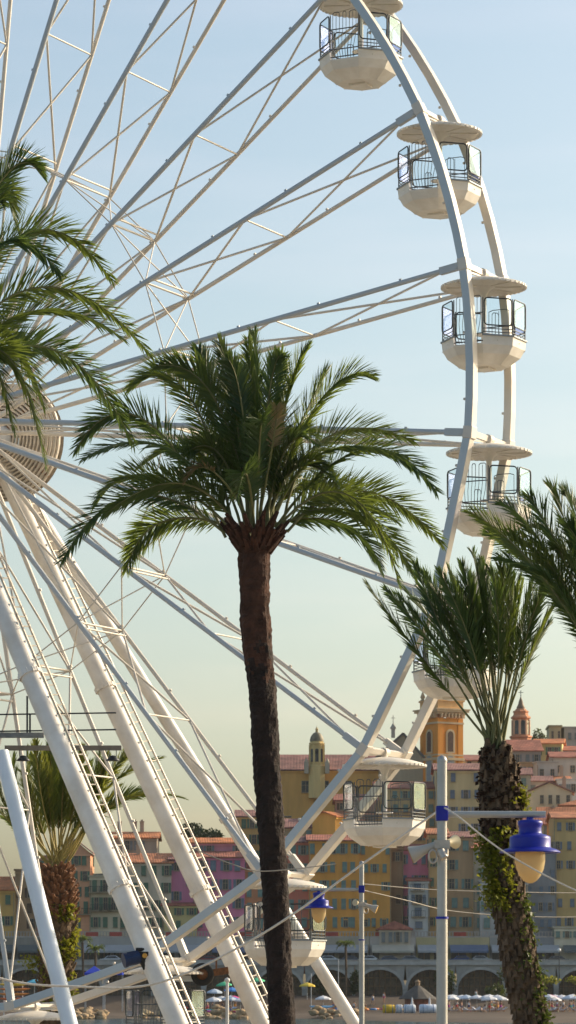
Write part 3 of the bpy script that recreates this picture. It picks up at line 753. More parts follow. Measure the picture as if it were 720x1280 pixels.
# -- palm cut by the right edge
YE = 44.0; eb = P(792, 930, YE)
p4 = mk_palm('upswept palm at the right edge of which only the frond ends show', eb, eb)
rough_trunk([eb, eb + Vector((.05, 0, -1.6)), Vector((eb.x + .1, YE, .45))], [.26, .28, .3], p4, BARKG, amp=.14)
rf_ = [((690, 738), (586, 642), -.3), ((700, 715), (630, 628), .3), ((712, 720), (660, 625), -.4), ((722, 700), (690, 610), .2), ((712, 760), (624, 694), .4), ((735, 700), (706, 622), -.2), ((745, 720), (722, 630), .4), ((705, 745), (612, 660), .7),
       ((720, 780), (668, 720), -.6), ((760, 740), (750, 620), .2), ((790, 740), (790, 600), 0), ((820, 740), (860, 620), 0), ((730, 745), (690, 690), -.5), ((728, 730), (672, 655), .6), ((740, 735), (708, 665), -.7), ((716, 750), (640, 668), -.1)]
for i, (m_, t_, dy) in enumerate(rf_):
    add_frond(p4, eb + Vector((rng.uniform(-.1, .1), rng.uniform(-.1, .1), 0)), P(m_[0], m_[1], YE) + Vector((0, dy * .3, 0)), P(t_[0], t_[1], YE) + Vector((0, dy * .6, 0)),
              [LEAFD if i % 3 else LEAF, STALK], Lmax=.42, npair=104, twist=rng.uniform(-1.1, 1.1), bare=.28, r0=.02, w=.021, A0=48, A1=20, droop=.15, V=.35, rng=rng)

# -- bushy palm behind the wheel legs, lower left
YB = 109.0
tp = [P(x, y, YB) for x, y in ((71, 1086), (72, 1120), (72, 1180), (70, 1235), (70, 1280))]
tp.append(Vector((tp[-1].x, YB, .45)))
p5 = mk_palm('bushy palm with reddish leaf bases and yellow ivy behind the wheel legs', tp[-1], tp[0])
tr, trr = rough_trunk(tp, [.34, .52, .48, .5, .52, .55], p5, BARKG, amp=.12, ringp=.2)
ctr = [q + p5.location for q in tr]
boots(p5, lambda z: tc_(z + z_b - .5), lambda z: rr_(z + z_b - .5), 1.9, 190, .34, mat('red_boot', (.2, .07, .03), .85, 0, 5, .5), up=.5, wid=.11, rng=rng) if False else None
z0 = P(0, 1148, YB).z - .5; z1 = P(0, 1084, YB).z - .5
boots(p5, lambda z: tc_(z + z0), lambda z: rr_(z + z0), z1 - z0, 190, .3, mat('red_boot', (.17, .08, .04), .85, 0, 5, .5), up=.5, wid=.1, rng=rng)
boots(p5, lambda z: tc_(z), lambda z: rr_(z), z0, 260, .3, BARKG, up=.6, wid=.09, rng=rng)
def ivy5(rg):
    for _ in range(60):
        z = rg.uniform(P(0, 1270, YB).z, P(0, 1130, YB).z) - .5; a = rg.gauss(-.9, .75)
        if noise.noise(Vector((z * 1.6, a * 1.5, 4))) > 0: break
    q = tc_(z); r = rr_(z) + abs(rg.gauss(.04, .08)); return q + Vector((math.cos(a) * r, math.sin(a) * r, 0))
leafcloud(p5, 'ivy', ivy5, 1500, .14, IVY, rng)
def ivy6(rg):
    a = rg.random() * 2 * PI; r = rg.random() * .35; return P(42, 1204, YB - .2) + Vector((math.cos(a) * r * 1.4, math.sin(a) * r, rg.gauss(0, .14)))
leafcloud(p5, 'ivy', ivy6, 160, .12, IVY, rng)
bf = [((28, 1010), (18, 945)), ((40, 1005), (32, 935)), ((55, 1000), (48, 930)), ((66, 1000), (64, 925)), ((78, 1000), (82, 928)), ((92, 1005), (104, 935)), ((104, 1010), (124, 940)), ((114, 1012), (140, 950)),
      ((140, 1000), (228, 996)), ((128, 1005), (180, 990)), ((126, 985), (200, 945)), ((20, 1025), (2, 985)), ((10, 1020), (-25, 985)), ((118, 990), (165, 938)), ((60, 1010), (20, 960)), ((84, 1010), (110, 950)), ((48, 1020), (28, 965)), ((98, 1020), (128, 965)), ((72, 1010), (72, 940)),
      ((64, 1015), (58, 950)), ((88, 1008), (96, 942)), ((36, 1030), (12, 975)), ((108, 1030), (150, 985))]
bf += [((m_[0] + rng.uniform(-8, 8), m_[1] + rng.uniform(-6, 12)), (t_[0] + rng.uniform(-12, 12), t_[1] + rng.uniform(0, 30))) for m_, t_ in bf[:8]]
for i, (m_, t_) in enumerate(bf):
    dy = rng.uniform(-1.2, 1.2)
    add_frond(p5, P(71 + rng.uniform(-9, 9), 1088, YB), P(m_[0], m_[1] + 6, YB) + Vector((0, dy * .4, 0)), P(t_[0], t_[1], YB) + Vector((0, dy, 0)), [LEAFY if i % 3 else LEAF, mat('golden_stalk', (.3, .24, .07), .5, 0, 3, .3)],
              Lmax=.62, npair=105, twist=rng.uniform(-1.2, 1.2), bare=.36, r0=.04, w=.036, A0=38, A1=16, droop=.12, V=.3, rng=rng)

# ------------------------------------------------------------------ street lamps and cables
def make_lamp():
    t = thing('street_lamp', (0, 0, 0), 'x', 'street lamp', 'blue capped street lamps')
    b = MB(); Zt = 6.44
    b.tube([(0, 0, 0), (0, 0, .9)], .09, 20); b.tube([(0, 0, .9), (0, 0, 5.34)], .059, 24); b.tube([(0, 0, 5.34), (0, 0, Zt + .55)], .052, 24)
    b.lathe([(.052, Zt + .55), (.056, Zt + .57), (.04, Zt + .615), (.0, Zt + .63)], 20)
    b.build('pole', POLE, t)
    b = MB(); b.box((0, 0, Zt + .01), (.13, .13, .16)); b.build('collar', BLUE, t, bevel=.012); b = MB(); b.tube([(0, 0, 5.33), (0, 0, 5.355)], .068, 20); b.build('band', BLUE, t)
    b = MB(); b.tube([(.05, 0, Zt), (1.1, 0, Zt)], .036, 14); b.build('arm', POLE, t)
    x = .935
    b = MB()
    b.lathe([(.02, -.06), (.05, -.055), (.11, -.062), (.13, -.075), (.134, -.1), (.12, -.125), (.118, -.155), (.122, -.185), (.125, -.205), (.17, -.218), (.212, -.235), (.218, -.26), (.218, -.345), (.228, -.358), (.27, -.368), (.318, -.392), (.325, -.408), (.23, -.392), (.13, -.38)], 40, 0, (x, 0, Zt))
    b.tube([(x, 0, Zt - .03), (x, 0, Zt - .07)], .04, 12)
    b.build('shade', BLUE, t)
    b = MB(); b.lathe([(.155, -.385), (.162, -.43), (.16, -.5), (.145, -.58), (.115, -.65), (.07, -.705), (.025, -.73), (0, -.732)], 32, 0, (x, 0, Zt))
    gm, nt_, bs = nodes('lamp_globe'); bs.inputs['Base Color'].default_value = (.85, .7, .38, 1); bs.inputs['Roughness'].default_value = .25
    tl = nt_.nodes.new('ShaderNodeBsdfTranslucent'); tl.inputs[0].default_value = (.85, .6, .26, 1)
    mx = nt_.nodes.new('ShaderNodeMixShader'); mx.inputs[0].default_value = .45
    nt_.links.new(bs.outputs[0], mx.inputs[1]); nt_.links.new(tl.outputs[0], mx.inputs[2]); nt_.links.new(mx.outputs[0], nt_.nodes['Material Output'].inputs[0])
    b.build('globe', gm, t)
    # horn loudspeakers on a clamp
    d = Vector((-.9, .1, -.36)).normalized(); o = Vector((-.05, -.03, 6.12))
    b = MB(); b.tube([o, o + d * .1, o + d * .17, o + d * .3], [.04, .045, .055, .095], 20); b.build('horn', mat('horn_white', (.45, .42, .37), .5, 0, 4, .1), t)
    b = MB(); b.tube([o + d * .302, o + d * .308], .09, 20); b.build('horn_mouth', mat('horn_amber', (.55, .34, .1), .5, 0, 4, .2), t)
    d = Vector((.6, .75, .1)).normalized(); o = Vector((.06, .02, 6.14))
    b = MB(); b.tube([o, o + d * .06, o + d * .14], [.035, .04, .075], 20); b.build('horn', mat('horn_cream', (.7, .6, .38), .5, 0, 4, .1), t)
    b = MB()
    b.box((0, 0, 6.12), (.16, .17, .09)); b.tube([(-.05, -.08, 6.03), (.06, -.1, 6.03)], .04, 12); b.tube([(-.02, -.1, 6.05), (.02, -.13, 5.97)], .045, 12)
    lp = [(-.1 + .045 * math.cos(a), -.08, 5.99 + .07 * math.sin(a)) for a in [k * PI / 6 for k in range(13)]]
    b.tube(lp, .012, 6, caps=False)
    b.build('clamp', STEEL, t)
    return t
lamp = make_lamp()
Y1 = 36.0
lamp.location = (P(552.5, 0, Y1).x, Y1, 0); lamp['label'] = 'near street lamp with blue cap on a white pole in front of the shaggy palm'
lamp.location.z = (P(0, 1018, Y1).z - 6.44)
Y2 = 74.0
l2 = dup(lamp, (P(452, 0, Y2).x, Y2, P(0, 1112, Y2).z - 6.44), PI, 'far street lamp with its arm to the left, half in front of a gondola')
def catenary(name, pts, r, m, label):
    q = [Vector(p) for p in pts]; out = []
    for i in range(len(q) - 1):
        p0 = q[max(i - 1, 0)]; p1 = q[i]; p2 = q[i + 1]; p3 = q[min(i + 2, len(q) - 1)]
        for k in range(10):
            t = k / 10; out.append(.5 * ((2 * p1) + (p2 - p0) * t + (2 * p0 - 5 * p1 + 4 * p2 - p3) * t * t + (3 * p1 - p0 - 3 * p2 + p3) * t ** 3))
    out.append(q[-1]); o0 = out[0]
    b = MB(); b.tube([p - o0 for p in out], r, 6); tag(b.build(name, m, None, o0), label, 'cable', 'cables strung between the poles')
catenary('festoon_cable', [P(x, y, Y1 + 2) for x, y in ((-120, 1180), (0, 1223), (90, 1233), (200, 1228), (330, 1166), (470, 1068), (550, 1012))], .0125, ROPE, 'thick pale cable sagging from the left edge up to the near lamp post')
catenary('festoon_cable', [P(x, y, Y1 - .2 - i * .3) for i, (x, y) in enumerate(((556, 1010), (572, 1020), (632, 1066), (722, 1114), (820, 1150)))], .0095, ROPE, 'pale cable running from the near lamp post down to the right edge')
catenary('thin_cable', [P(x, y, Y2 + i) for i, (x, y) in enumerate(((455, 1105), (540, 1112), (640, 1115), (730, 1116), (820, 1112)))], .011, WIRE, 'upper thin wire crossing right from the far lamp post')
catenary('thin_cable', [P(x, y, Y2 + i) for i, (x, y) in enumerate(((455, 1113), (510, 1126), (560, 1138), (640, 1145), (730, 1146), (820, 1140)))], .011, WIRE, 'lower thin wire sagging right from the far lamp post')
catenary('thin_cable', [P(x, y, 71.4) for x, y in ((240, 1060), (290, 1080), (330, 1089), (420, 1080))], .012, WIRE, 'short pale wire passing behind the tall palm trunk')

# ------------------------------------------------------------------ the old town
def wallmat(c):
    c = tuple(min(.8, x * 1.3) for x in c)
    return mat('wall_%d_%d_%d' % tuple(int(x * 1000) for x in c), c, .9, 0, .35, .16, streak=True)
PANE = mat('window_pane', (.05, .055, .06), .15, 0, 2, .3)
TRIM = mat('window_trim', (.36, .28, .18), .8, 0, 2, .1)
SH = {'teal': mat('shutter_teal', (.17, .26, .23), .6, 0, 1, .2), 'green': mat('shutter_green', (.09, .17, .11), .6, 0, 1, .2), 'blue': mat('shutter_blue', (.16, .2, .25), .6, 0, 1, .2),
      'grey': mat('shutter_grey', (.2, .22, .22), .6, 0, 1, .2), 'brown': mat('shutter_brown', (.12, .07, .04), .6, 0, 1, .2)}
TILE = {'red': tilemat('tiles_red', (.36, .125, .08)), 'orange': tilemat('tiles_orange', (.58, .2, .07)), 'mauve': tilemat('tiles_mauve', (.29, .135, .11)), 'grey': tilemat('tiles_grey', (.2, .18, .16)), 'rust': tilemat('tiles_rust', (.48, .18, .08))}
WIN = {}
def window_mesh(w_, h_):
    k = ('w', round(w_, 1), round(h_, 1))
    if k not in WIN:
        b = MB(); b.box((0, -.02, 0), (w_, .1, h_), 0)
        for x in (-1, 0, 1): b.box((x * w_ / 2, -.06, 0), (.06 if x == 0 else .08, .1, h_ + .08), 1)
        for z in (-1, 1): b.box((0, -.065, z * h_ / 2), (w_ + .08, .1, .08), 1)
        b.box((0, -.062, h_ * .12), (w_, .1, .06), 1)
        b.box((0, -.12, -h_ / 2 - .1), (w_ + .2, .18, .07), 1)
        o = b.build('window', [PANE, TRIM]); WIN[k] = o.data; bpy.data.objects.remove(o)
    return WIN[k]
def shutter_mesh(w_, h_, sh):
    k = ('s', round(w_, 1), round(h_, 1), sh)
    if k not in WIN:
        b = MB(); b.box((0, -.07, 0), (w_, .07, h_))
        n = 7
        for i in range(n): b.box((0, -.115, -h_ / 2 + h_ * (i + .5) / n), (w_ * .8, .05, h_ / n * .55))
        o = b.build('shutter', SH[sh]); WIN[k] = o.data; bpy.data.objects.remove(o)
    return WIN[k]
def place(me, name, parent, loc, rz=0):
    o = bpy.data.objects.new(name, me); COL.objects.link(o); o.parent = parent; o.location = loc; o.rotation_euler = (0, 0, rz); return o
wr = random.Random(11)
def add_window(t, x, y, z, w_, h_, sh, rz=0, closed=False):
    wd = place(window_mesh(w_, h_), 'window', t, (x, y, z), rz)
    if sh:
        sw = w_ / 2 + .02
        if closed:
            for sg in (-1, 1): place(shutter_mesh(sw, h_, sh), 'shutter', wd, (sg * sw / 2, -.1, 0))
        else:
            for sg in (-1, 1): place(shutter_mesh(sw, h_, sh), 'shutter', wd, (sg * (w_ / 2 + sw / 2 + .08), 0, 0))
    return wd
def roof_part(t, kind, W, D, h, tile, rise=None, ov=.5):
    b = MB(); w2, d2 = W / 2 + ov, D / 2 + ov; rise = rise if rise is not None else D * .22; th = .22
    if kind == 'gable':
        vs = [(-w2, -d2, h), (w2, -d2, h), (w2, 0, h + rise), (-w2, 0, h + rise), (w2, d2, h), (-w2, d2, h)]
        lo = [(x, y, z - th) for x, y, z in vs]
        b.add(vs + lo, [(0, 1, 2, 3), (3, 2, 4, 5), (7, 6, 9, 8), (8, 9, 11, 10), (0, 6, 7, 1), (5, 4, 10, 11), (1, 7, 8, 2), (2, 8, 10, 4), (0, 3, 9, 6), (3, 5, 11, 9)])
    elif kind == 'front':     # gable end faces the sea
        rise = rise if rise else W * .22
        vs = [(-w2, -d2, h), (0, -d2, h + rise), (w2, -d2, h), (-w2, d2, h), (0, d2, h + rise), (w2, d2, h)]
        lo = [(x, y, z - th) for x, y, z in vs]
        b.add(vs + lo, [(0, 1, 4, 3), (1, 2, 5, 4), (9, 10, 7, 6), (10, 11, 8, 7), (0, 6, 7, 1), (1, 7, 8, 2), (3, 4, 10, 9), (4, 5, 11, 10), (0, 3, 9, 6), (2, 8, 11, 5)])
    elif kind == 'hip':
        i = min(W, D) / 2 * .95
        vs = [(-w2, -d2, h), (w2, -d2, h), (w2, d2, h), (-w2, d2, h)]
        if W >= D: rd = [(-w2 + i, 0, h + rise), (w2 - i, 0, h + rise)]; fs = [(0, 1, 5, 4), (1, 2, 5), (2, 3, 4, 5), (3, 0, 4)]
        else: rd = [(0, -d2 + i, h + rise), (0, d2 - i, h + rise)]; fs = [(0, 1, 4), (1, 2, 5, 4), (2, 3, 5), (3, 0, 4, 5)]
        b.add(vs + rd, fs); b.add(vs + [(x, y, z - th) for x, y, z in vs], [(0, 4, 5, 1), (1, 5, 6, 2), (2, 6, 7, 3), (3, 7, 4, 0), (7, 6, 5, 4)])
    elif kind == 'shed':
        vs = [(-w2, -d2, h), (w2, -d2, h), (w2, d2, h + rise), (-w2, d2, h + rise)]
        b.add(vs + [(x, y, z - th) for x, y, z in vs], [(0, 1, 2, 3), (7, 6, 5, 4), (0, 4, 5, 1), (1, 5, 6, 2), (2, 6, 7, 3), (3, 7, 4, 0)])
    else:
        b.box((0, 0, h + .1), (W + .5, D + .5, .3))
    return b.build('roof', tile, t)
def house(label, x0, x1, ye, yb, Y, col, roof='gable', tile='red', nc=3, nr=4, sh='green', rz=0, D=11, rise=None, chim=0, cat='house', wsz=(1.0, 1.65), skip=.13, balc=(), name='house', ztop=None, sideW=True, cornice=True):
    W = (x1 - x0) * S(Y); zt_ = P(0, ye, Y).z; zb_ = P(0, yb, Y).z
    cx = P((x0 + x1) / 2, 0, Y).x; cy = Y + D / 2
    zg = min(zb_, hill_z(cx, cy)) - 2.5
    t = thing(name, (cx, cy, zg), label, cat, 'houses of the old town', rz)
    H_ = zt_ - zg
    b = MB(); b.box((0, 0, H_ / 2), (W, D, H_))
    if roof == 'front':
        rs = rise if rise else W * .22
        b.add([(-W / 2, -D / 2 + .01, H_ - .05), (W / 2, -D / 2 + .01, H_ - .05), (0, -D / 2 + .01, H_ + rs - .3)], [(0, 1, 2)])
    if roof == 'gable':
        rs = rise if rise is not None else D * .22
        for sx in (-1, 1):
            x = sx * (W / 2 - .01); b.add([(x, -D / 2, H_ - .05), (x, D / 2, H_ - .05), (x, 0, H_ + rs - .25)], [(0, 1, 2) if sx > 0 else (0, 2, 1)])
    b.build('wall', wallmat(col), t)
    if cornice and roof != 'none':
        b = MB(); b.box((0, -D / 2 - .12, H_ - .42), (W + .16, .28, .26)); b.build('cornice', wallmat(tuple(min(.7, c * 1.15) for c in col)), t)
    if roof != 'none': roof_part(t, roof, W, D, H_, TILE.get(tile) or wallmat(tuple(c * .8 for c in col)), rise)
    hv = zt_ - zb_; wq = wr.uniform(.82, 1.08)
    if nc and nr:
        fh = hv / nr
        ww, wh = min(wsz[0], W / nc * .4) * wq, min(wsz[1], fh * .6) * wq
        for r in range(nr):
            for c in range(nc):
                if wr.random() < skip: continue
                x = -W / 2 + W * (c + .5) / nc + wr.uniform(-.3, .3); z = (zb_ - zg) + fh * (r + .5) + .1
                hh = wh * (1.25 if (r in balc) else 1)
                add_window(t, x, -D / 2, z, ww, hh, sh, closed=wr.random() < (.7 if sh == 'teal' else .4))
                if r in balc and wr.random() < .8:
                    bb = MB(); bb.box((x, -D / 2 - .5, z - hh / 2 - .15), (ww + 1.3, 1.0, .15))
                    for q in range(7): bb.box((x - (ww + 1.2) / 2 + (ww + 1.2) * q / 6, -D / 2 - .96, z - hh / 2 + .4), (.05, .05, .95), 1)
                    bb.box((x, -D / 2 - .96, z - hh / 2 + .9), (ww + 1.3, .07, .07), 1)
                    bb.build('balcony', [TRIM, DARKM], t)
        if sideW:
            for sx, rr in ((1, PI / 2), (-1, -PI / 2)):
                for r in range(nr):
                    for c in range(2):
                        if wr.random() < .5: continue
                        z = (zb_ - zg) + fh * (r + .5) + .1
                        add_window(t, sx * W / 2, -D / 2 + D * (c + .5) / 2, z, .9, min(1.4, fh * .6), sh, rr)
    if H_ > 12 and nc:
        b = MB(); xp = W / 2 * wr.choice((-1, 1)) * .96; b.tube([(xp, -D / 2 - .1, .5), (xp, -D / 2 - .1, H_ - .5)], .07, 6); b.build('drainpipe', TRIM, t)
        b = MB(); b.box((0, -D / 2 - .04, H_ * .42), (W * .995, .12, .18)); b.build('string_course', wallmat(tuple(min(.6, c * 1.12) for c in col)), t)
    for q in range(chim):
        x = wr.uniform(-.38, .38) * W; y_ = wr.uniform(-.1, .25) * D
        bb = MB(); bb.box((x, y_, H_ + D * .11 + .7), (.7, .6, 2.2)); bb.box((x, y_, H_ + D * .11 + 1.85), (.9, .8, .14)); bb.box((x, y_, H_ + D * .11 + 2.05), (.4, .3, .35)); bb.build('chimney', wallmat((.36, .26, .18)), t)
    return t
Y0 = 578
OCH = (.48, .29, .09); SAL = (.55, .27, .15); PINK = (.5, .16, .24); BEI = (.46, .38, .26); RED = (.46, .14, .09); ORB = (.56, .25, .05); GRY = (.3, .28, .25); TAN = (.42, .29, .15); OLI = (.37, .31, .14); CRM = (.55, .47, .32)
# front row, left to right
house('low ochre house with an orange roof at the left edge', -60, 19, 1112, 1165, Y0, OCH, 'gable', 'orange', 5, 2, 'green', chim=1)
house('narrow brown house with a flat cornice beside the bluish strut', 19, 45, 1088, 1165, Y0 + 1, (.32, .2, .11), 'flat', 'x', 2, 4, 'brown')
house('rusty red house mostly hidden behind the bushy palm', 44, 76, 1071, 1165, Y0, (.38, .19, .13), 'flat', 'x', 2, 4, 'green')
house('salmon house with green shutters right of the bushy palm', 76, 113, 1066, 1165, Y0 + .5, SAL, 'front', 'mauve', 3, 5, 'green', balc=(1,), rise=2.4)
house('beige house with long green shutters and balconies left of the front ladder leg', 112, 150, 1096, 1165, Y0, BEI, 'flat', 'x', 3, 3, 'green', balc=(1, 2))
house('grey brown house with a bright orange roof standing above the beige houses', 140, 196, 1047, 1110, Y0 + 22, (.3, .24, .18), 'gable', 'orange', 4, 3, 'grey', chim=3, rise=1.3)
house('beige house with a rusty roof between the ladder legs', 148, 214, 1078, 1165, Y0 + .6, (.44, .36, .26), 'gable', 'rust', 5, 4, 'green', rise=1.8, chim=1)
house('narrow pink house just left of the rear ladder leg', 213, 243, 1074, 1130, Y0 + 1.2, (.48, .17, .25), 'gable', 'mauve', 2, 3, 'blue', rise=1.0)
house('small yellow house with a red lean-to roof below the narrow pink house', 204, 246, 1131, 1165, Y0 - 2, (.42, .34, .15), 'shed', 'red', 3, 2, 'green', D=5, rise=.8)
house('wide magenta pink house with a red roof right of the rear ladder leg', 243, 306, 1071, 1165, Y0, PINK, 'shed', 'red', 4, 4, 'blue', rise=1.2, D=5)
house('pink attic storey with an orange roof rising above the wide pink house', 238, 304, 1053, 1070, Y0 + 6, (.48, .19, .22), 'gable', 'orange', 4, 1, 'grey', rise=1.0, D=8)
house('orange house behind the tall palm trunk', 304, 345, 1086, 1165, Y0 + .4, (.48, .2, .1), 'gable', 'red', 3, 4, 'teal', rise=1.3)
house('brick red house just right of the tall palm trunk', 342, 388, 1052, 1165, Y0 + 1.3, RED, 'gable', 'mauve', 3, 5, 'teal', rise=1.2)
house('long ochre brown apartment house with rows of teal shutters', 386, 449, 1050, 1165, Y0, ORB, 'gable', 'red', 5, 5, 'teal', cat='apartment house', rise=1.2, skip=.02)
house('orange brown apartment house behind the far lamp post', 449, 489, 1052, 1165, Y0 + .8, (.54, .26, .06), 'gable', 'mauve', 3, 5, 'teal', cat='apartment house', rise=1.2)
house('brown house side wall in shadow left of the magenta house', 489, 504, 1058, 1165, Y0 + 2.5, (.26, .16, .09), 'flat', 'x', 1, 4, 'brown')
house('tall magenta house behind the narrow grey balcony house', 500, 537, 1062, 1165, Y0 + 3, (.5, .15, .2), 'gable', 'red', 3, 4, 'blue', rise=1.2)
house('narrow pale grey house with stacked balconies left of the near lamp pole', 511, 536, 1100, 1165, Y0 - 1.5, (.42, .42, .4), 'shed', 'red', 1, 4, 'blue', D=5, balc=(1, 2, 3), rise=.7, wsz=(1.3, 2.0))
house('little house with a red hipped roof below the orange brown apartments', 474, 513, 1161, 1183, Y0 - 4, (.4, .34, .26), 'hip', 'red', 4, 1, 'grey', D=6, rise=1.4)
house('tan house directly behind the near lamp pole', 536, 558, 1042, 1165, Y0 + .7, (.46, .28, .12), 'gable', 'rust', 2, 5, 'green', rise=1.2)
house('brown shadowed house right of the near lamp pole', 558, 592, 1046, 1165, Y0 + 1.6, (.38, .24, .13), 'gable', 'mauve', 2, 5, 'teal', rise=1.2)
house('olive house with blue grey windows above the near lamp arm', 545, 602, 962, 1046, Y0 + 24, (.44, .35, .18), 'gable', 'mauve', 4, 4, 'blue', rise=1.5)
house('beige grey house hidden behind the shaggy palm trunk', 592, 622, 1060, 1165, Y0 + .5, (.36, .29, .21), 'gable', 'red', 2, 5, 'teal', rise=1.2)
house('plain grey stone house with teal shutters behind the ivied trunk', 600, 660, 1102, 1165, Y0 - 1.4, (.32, .31, .29), 'flat', 'x', 3, 3, 'teal', D=8)
house('dark grey tenement right of the ivied trunk', 655, 696, 1062, 1165, Y0 + .6, (.2, .2, .2), 'gable', 'mauve', 3, 5, 'blue', rise=1.2)
house('yellow olive house with blue shutters at the right edge', 692, 735, 1022, 1165, Y0 + 1.1, (.45, .31, .13), 'gable', 'rust', 3, 6, 'blue', rise=1.3)
house('low cream house with an awning at the right edge below the olive house', 693, 740, 1160, 1176, Y0 - 4, (.44, .4, .3), 'flat', 'x', 4, 1, 'teal', D=5)
house('grey house filling the gap beside the right edge', 735, 800, 1060, 1165, Y0, BEI, 'gable', 'red', 4, 5, 'green')
# second rows
house('yellow house with small windows behind the wheel leg and palm trunk', 296, 350, 1020, 1080, Y0 + 26, (.5, .31, .11), 'gable', 'mauve', 4, 3, 'green', rise=1.4, chim=1)
house('dull house with a red roof below the ochre church', 345, 412, 1034, 1052, Y0 + 16, (.33, .25, .14), 'gable', 'mauve', 4, 1, 'teal', rise=1.8)
house('small house turned sideways with a wall glowing orange in the sun', 397, 426, 1020, 1046, Y0 + 14, (.6, .32, .07), 'gable', 'orange', 0, 0, 'teal', rz=math.radians(62), D=4.5, rise=.9)
house('maroon house front behind the sunlit orange house', 420, 470, 1000, 1050, Y0 + 24, (.33, .18, .12), 'gable', 'red', 3, 3, 'brown', rise=1.4)
house('olive tan house left of the near lamp pole top', 470, 546, 985, 1055, Y0 + 28, (.43, .3, .14), 'gable', 'red', 5, 4, 'teal', rise=1.5)
# right hill, terraces
hl = [('cream house with a broad red hip roof and five dark windows above the near lamp', 661, 717, 990, 1010, 612, (.55, .46, .3), 'front', 'mauve', 5, 1, None, 2.0),
 ('orange house with a sloping rusty roof below the cream hip roofed house', 676, 722, 1028, 1050, 600, (.5, .24, .09), 'gable', 'rust', 3, 1, 'grey', 3.0),
 ('grey house under a red roof beside the lamp arm end', 640, 682, 1030, 1060, 598, (.34, .3, .25), 'gable', 'red', 3, 2, 'teal', 2.0),
 ('grey stone house with one tall white framed window', 690, 722, 946, 978, 648, (.36, .33, .29), 'gable', 'red', 2, 1, None, 1.3),
 ('orange fronted small house left of the grey stone house', 649, 672, 954, 976, 644, (.46, .3, .16), 'flat', 'x', 2, 1, 'grey', .6),
 ('grey house with a small yellow annex between red roofs', 668, 694, 953, 980, 640, (.4, .36, .3), 'flat', 'x', 2, 1, None, .6),
 ('red roofed house at the foot of the slender bell tower', 628, 674, 938, 960, 655, (.3, .27, .25), 'gable', 'red', 4, 1, 'grey', 2.4),
 ('yellow house lit along its roof edge near the hilltop', 672, 706, 929, 950, 662, (.45, .37, .17), 'gable', 'orange', 3, 1, 'green', 1.2),
 ('flat roofed olive house with an open gallery at the hilltop', 687, 702, 908, 930, 676, (.4, .35, .2), 'flat', 'x', 2, 1, None, .4),
 ('long grey hilltop house beside the open gallery', 701, 760, 910, 932, 680, (.33, .3, .27), 'flat', 'x', 5, 1, 'grey', .4),
 ('blue grey house under a red roof below the hilltop gallery', 694, 740, 938, 960, 664, (.34, .37, .4), 'gable', 'red', 4, 1, 'blue', 1.2),
 ('white house with a dark terrace at the right edge', 700, 745, 975, 996, 632, (.5, .48, .45), 'flat', 'x', 3, 1, 'grey', .6),
 ('low red roofed house left of the white terrace house', 684, 712, 976, 990, 636, (.4, .25, .18), 'gable', 'rust', 3, 1, None, 1.2),
 ('dull house hidden behind the shaggy palm top', 590, 664, 968, 1030, 618, (.38, .33, .24), 'gable', 'mauve', 4, 3, 'teal', 1.5),
 ('grey violet house on the slope above the cream hip roofed house', 645, 690, 976, 1000, 628, (.34, .3, .3), 'gable', 'mauve', 3, 1, 'grey', 1.2),
 ('brown house beneath the orange roof at the right edge', 705, 760, 1006, 1040, 606, (.38, .27, .16), 'hip', 'rust', 3, 2, 'blue', 1.4),
 ('pale house between the orange tower and the shaggy palm top', 577, 612, 950, 965, 640, (.42, .38, .3), 'gable', 'mauve', 3, 1, None, 1.3)]
for (lb_, a, c, ye, yb_, Yh, col, rf, tl, nc, nr, sh_, rise) in hl:
    house(lb_, a, c, ye, yb_, Yh, col, rf, tl, nc, nr, sh_, rise=rise, D=9, chim=wr.choice((0, 0, 1)) if rf != 'flat' else 0, wsz=(1.0, 1.6), sideW=False, cornice=False, rz=math.radians(wr.uniform(-10, 8)))

# church with long mauve roof, domed turret, pediment
Yc = 640
ch = house('long ochre church with a mauve roof behind the sunlit orange house', 345, 520, 962, 1050, Yc, (.52, .29, .085), 'gable', 'mauve', 7, 2, None, D=16, rise=3.4, cat='church', skip=.35, wsz=(1.6, 2.2), name='church')
pt = thing('chapel', P(502, 945, Yc - 4), 'dark gabled church pediment with a cross left of the orange tower', 'church')
b = MB(); b.add([(-4.2, 0, 0), (4.0, 0, -.4), (.3, 0, 4.0), (-4.2, 8, 0), (4.0, 8, -.4), (.3, 8, 4.0)], [(0, 1, 2), (3, 5, 4)], 0)
b.add([(-4.2, 0, 0), (4.0, 0, -.4), (4.0, 0, -9), (-4.2, 0, -9), (-4.2, 8, 0), (4, 8, -.4), (4, 8, -9), (-4.2, 8, -9)], [(0, 3, 2, 1), (1, 2, 6, 5), (0, 4, 7, 3), (4, 5, 6, 7)], 0)
b.build('wall', wallmat((.3, .25, .17)), pt)
b = MB(); b.bar((-4.8, 4, -.3), (.3, 4, 4.3), 8.6, .35); b.bar((4.6, 4, -.7), (.3, 4, 4.3), 8.6, .35); b.build('roof', TILE['grey'], pt)
b = MB(); b.box((-1.6, -.3, 4.2), (.7, .7, 1.6)); b.lathe([(.5, 5.0), (.55, 5.3), (.3, 5.7), (.1, 6.1), (0, 6.2)], 10, 0, (-1.6, -.3, 0)); b.bar((-1.6, -.3, 6), (-1.6, -.3, 7.6), .12); b.bar((-2, -.3, 7.1), (-1.2, -.3, 7.1), .1); b.build('finial', wallmat((.4, .35, .28)), pt)
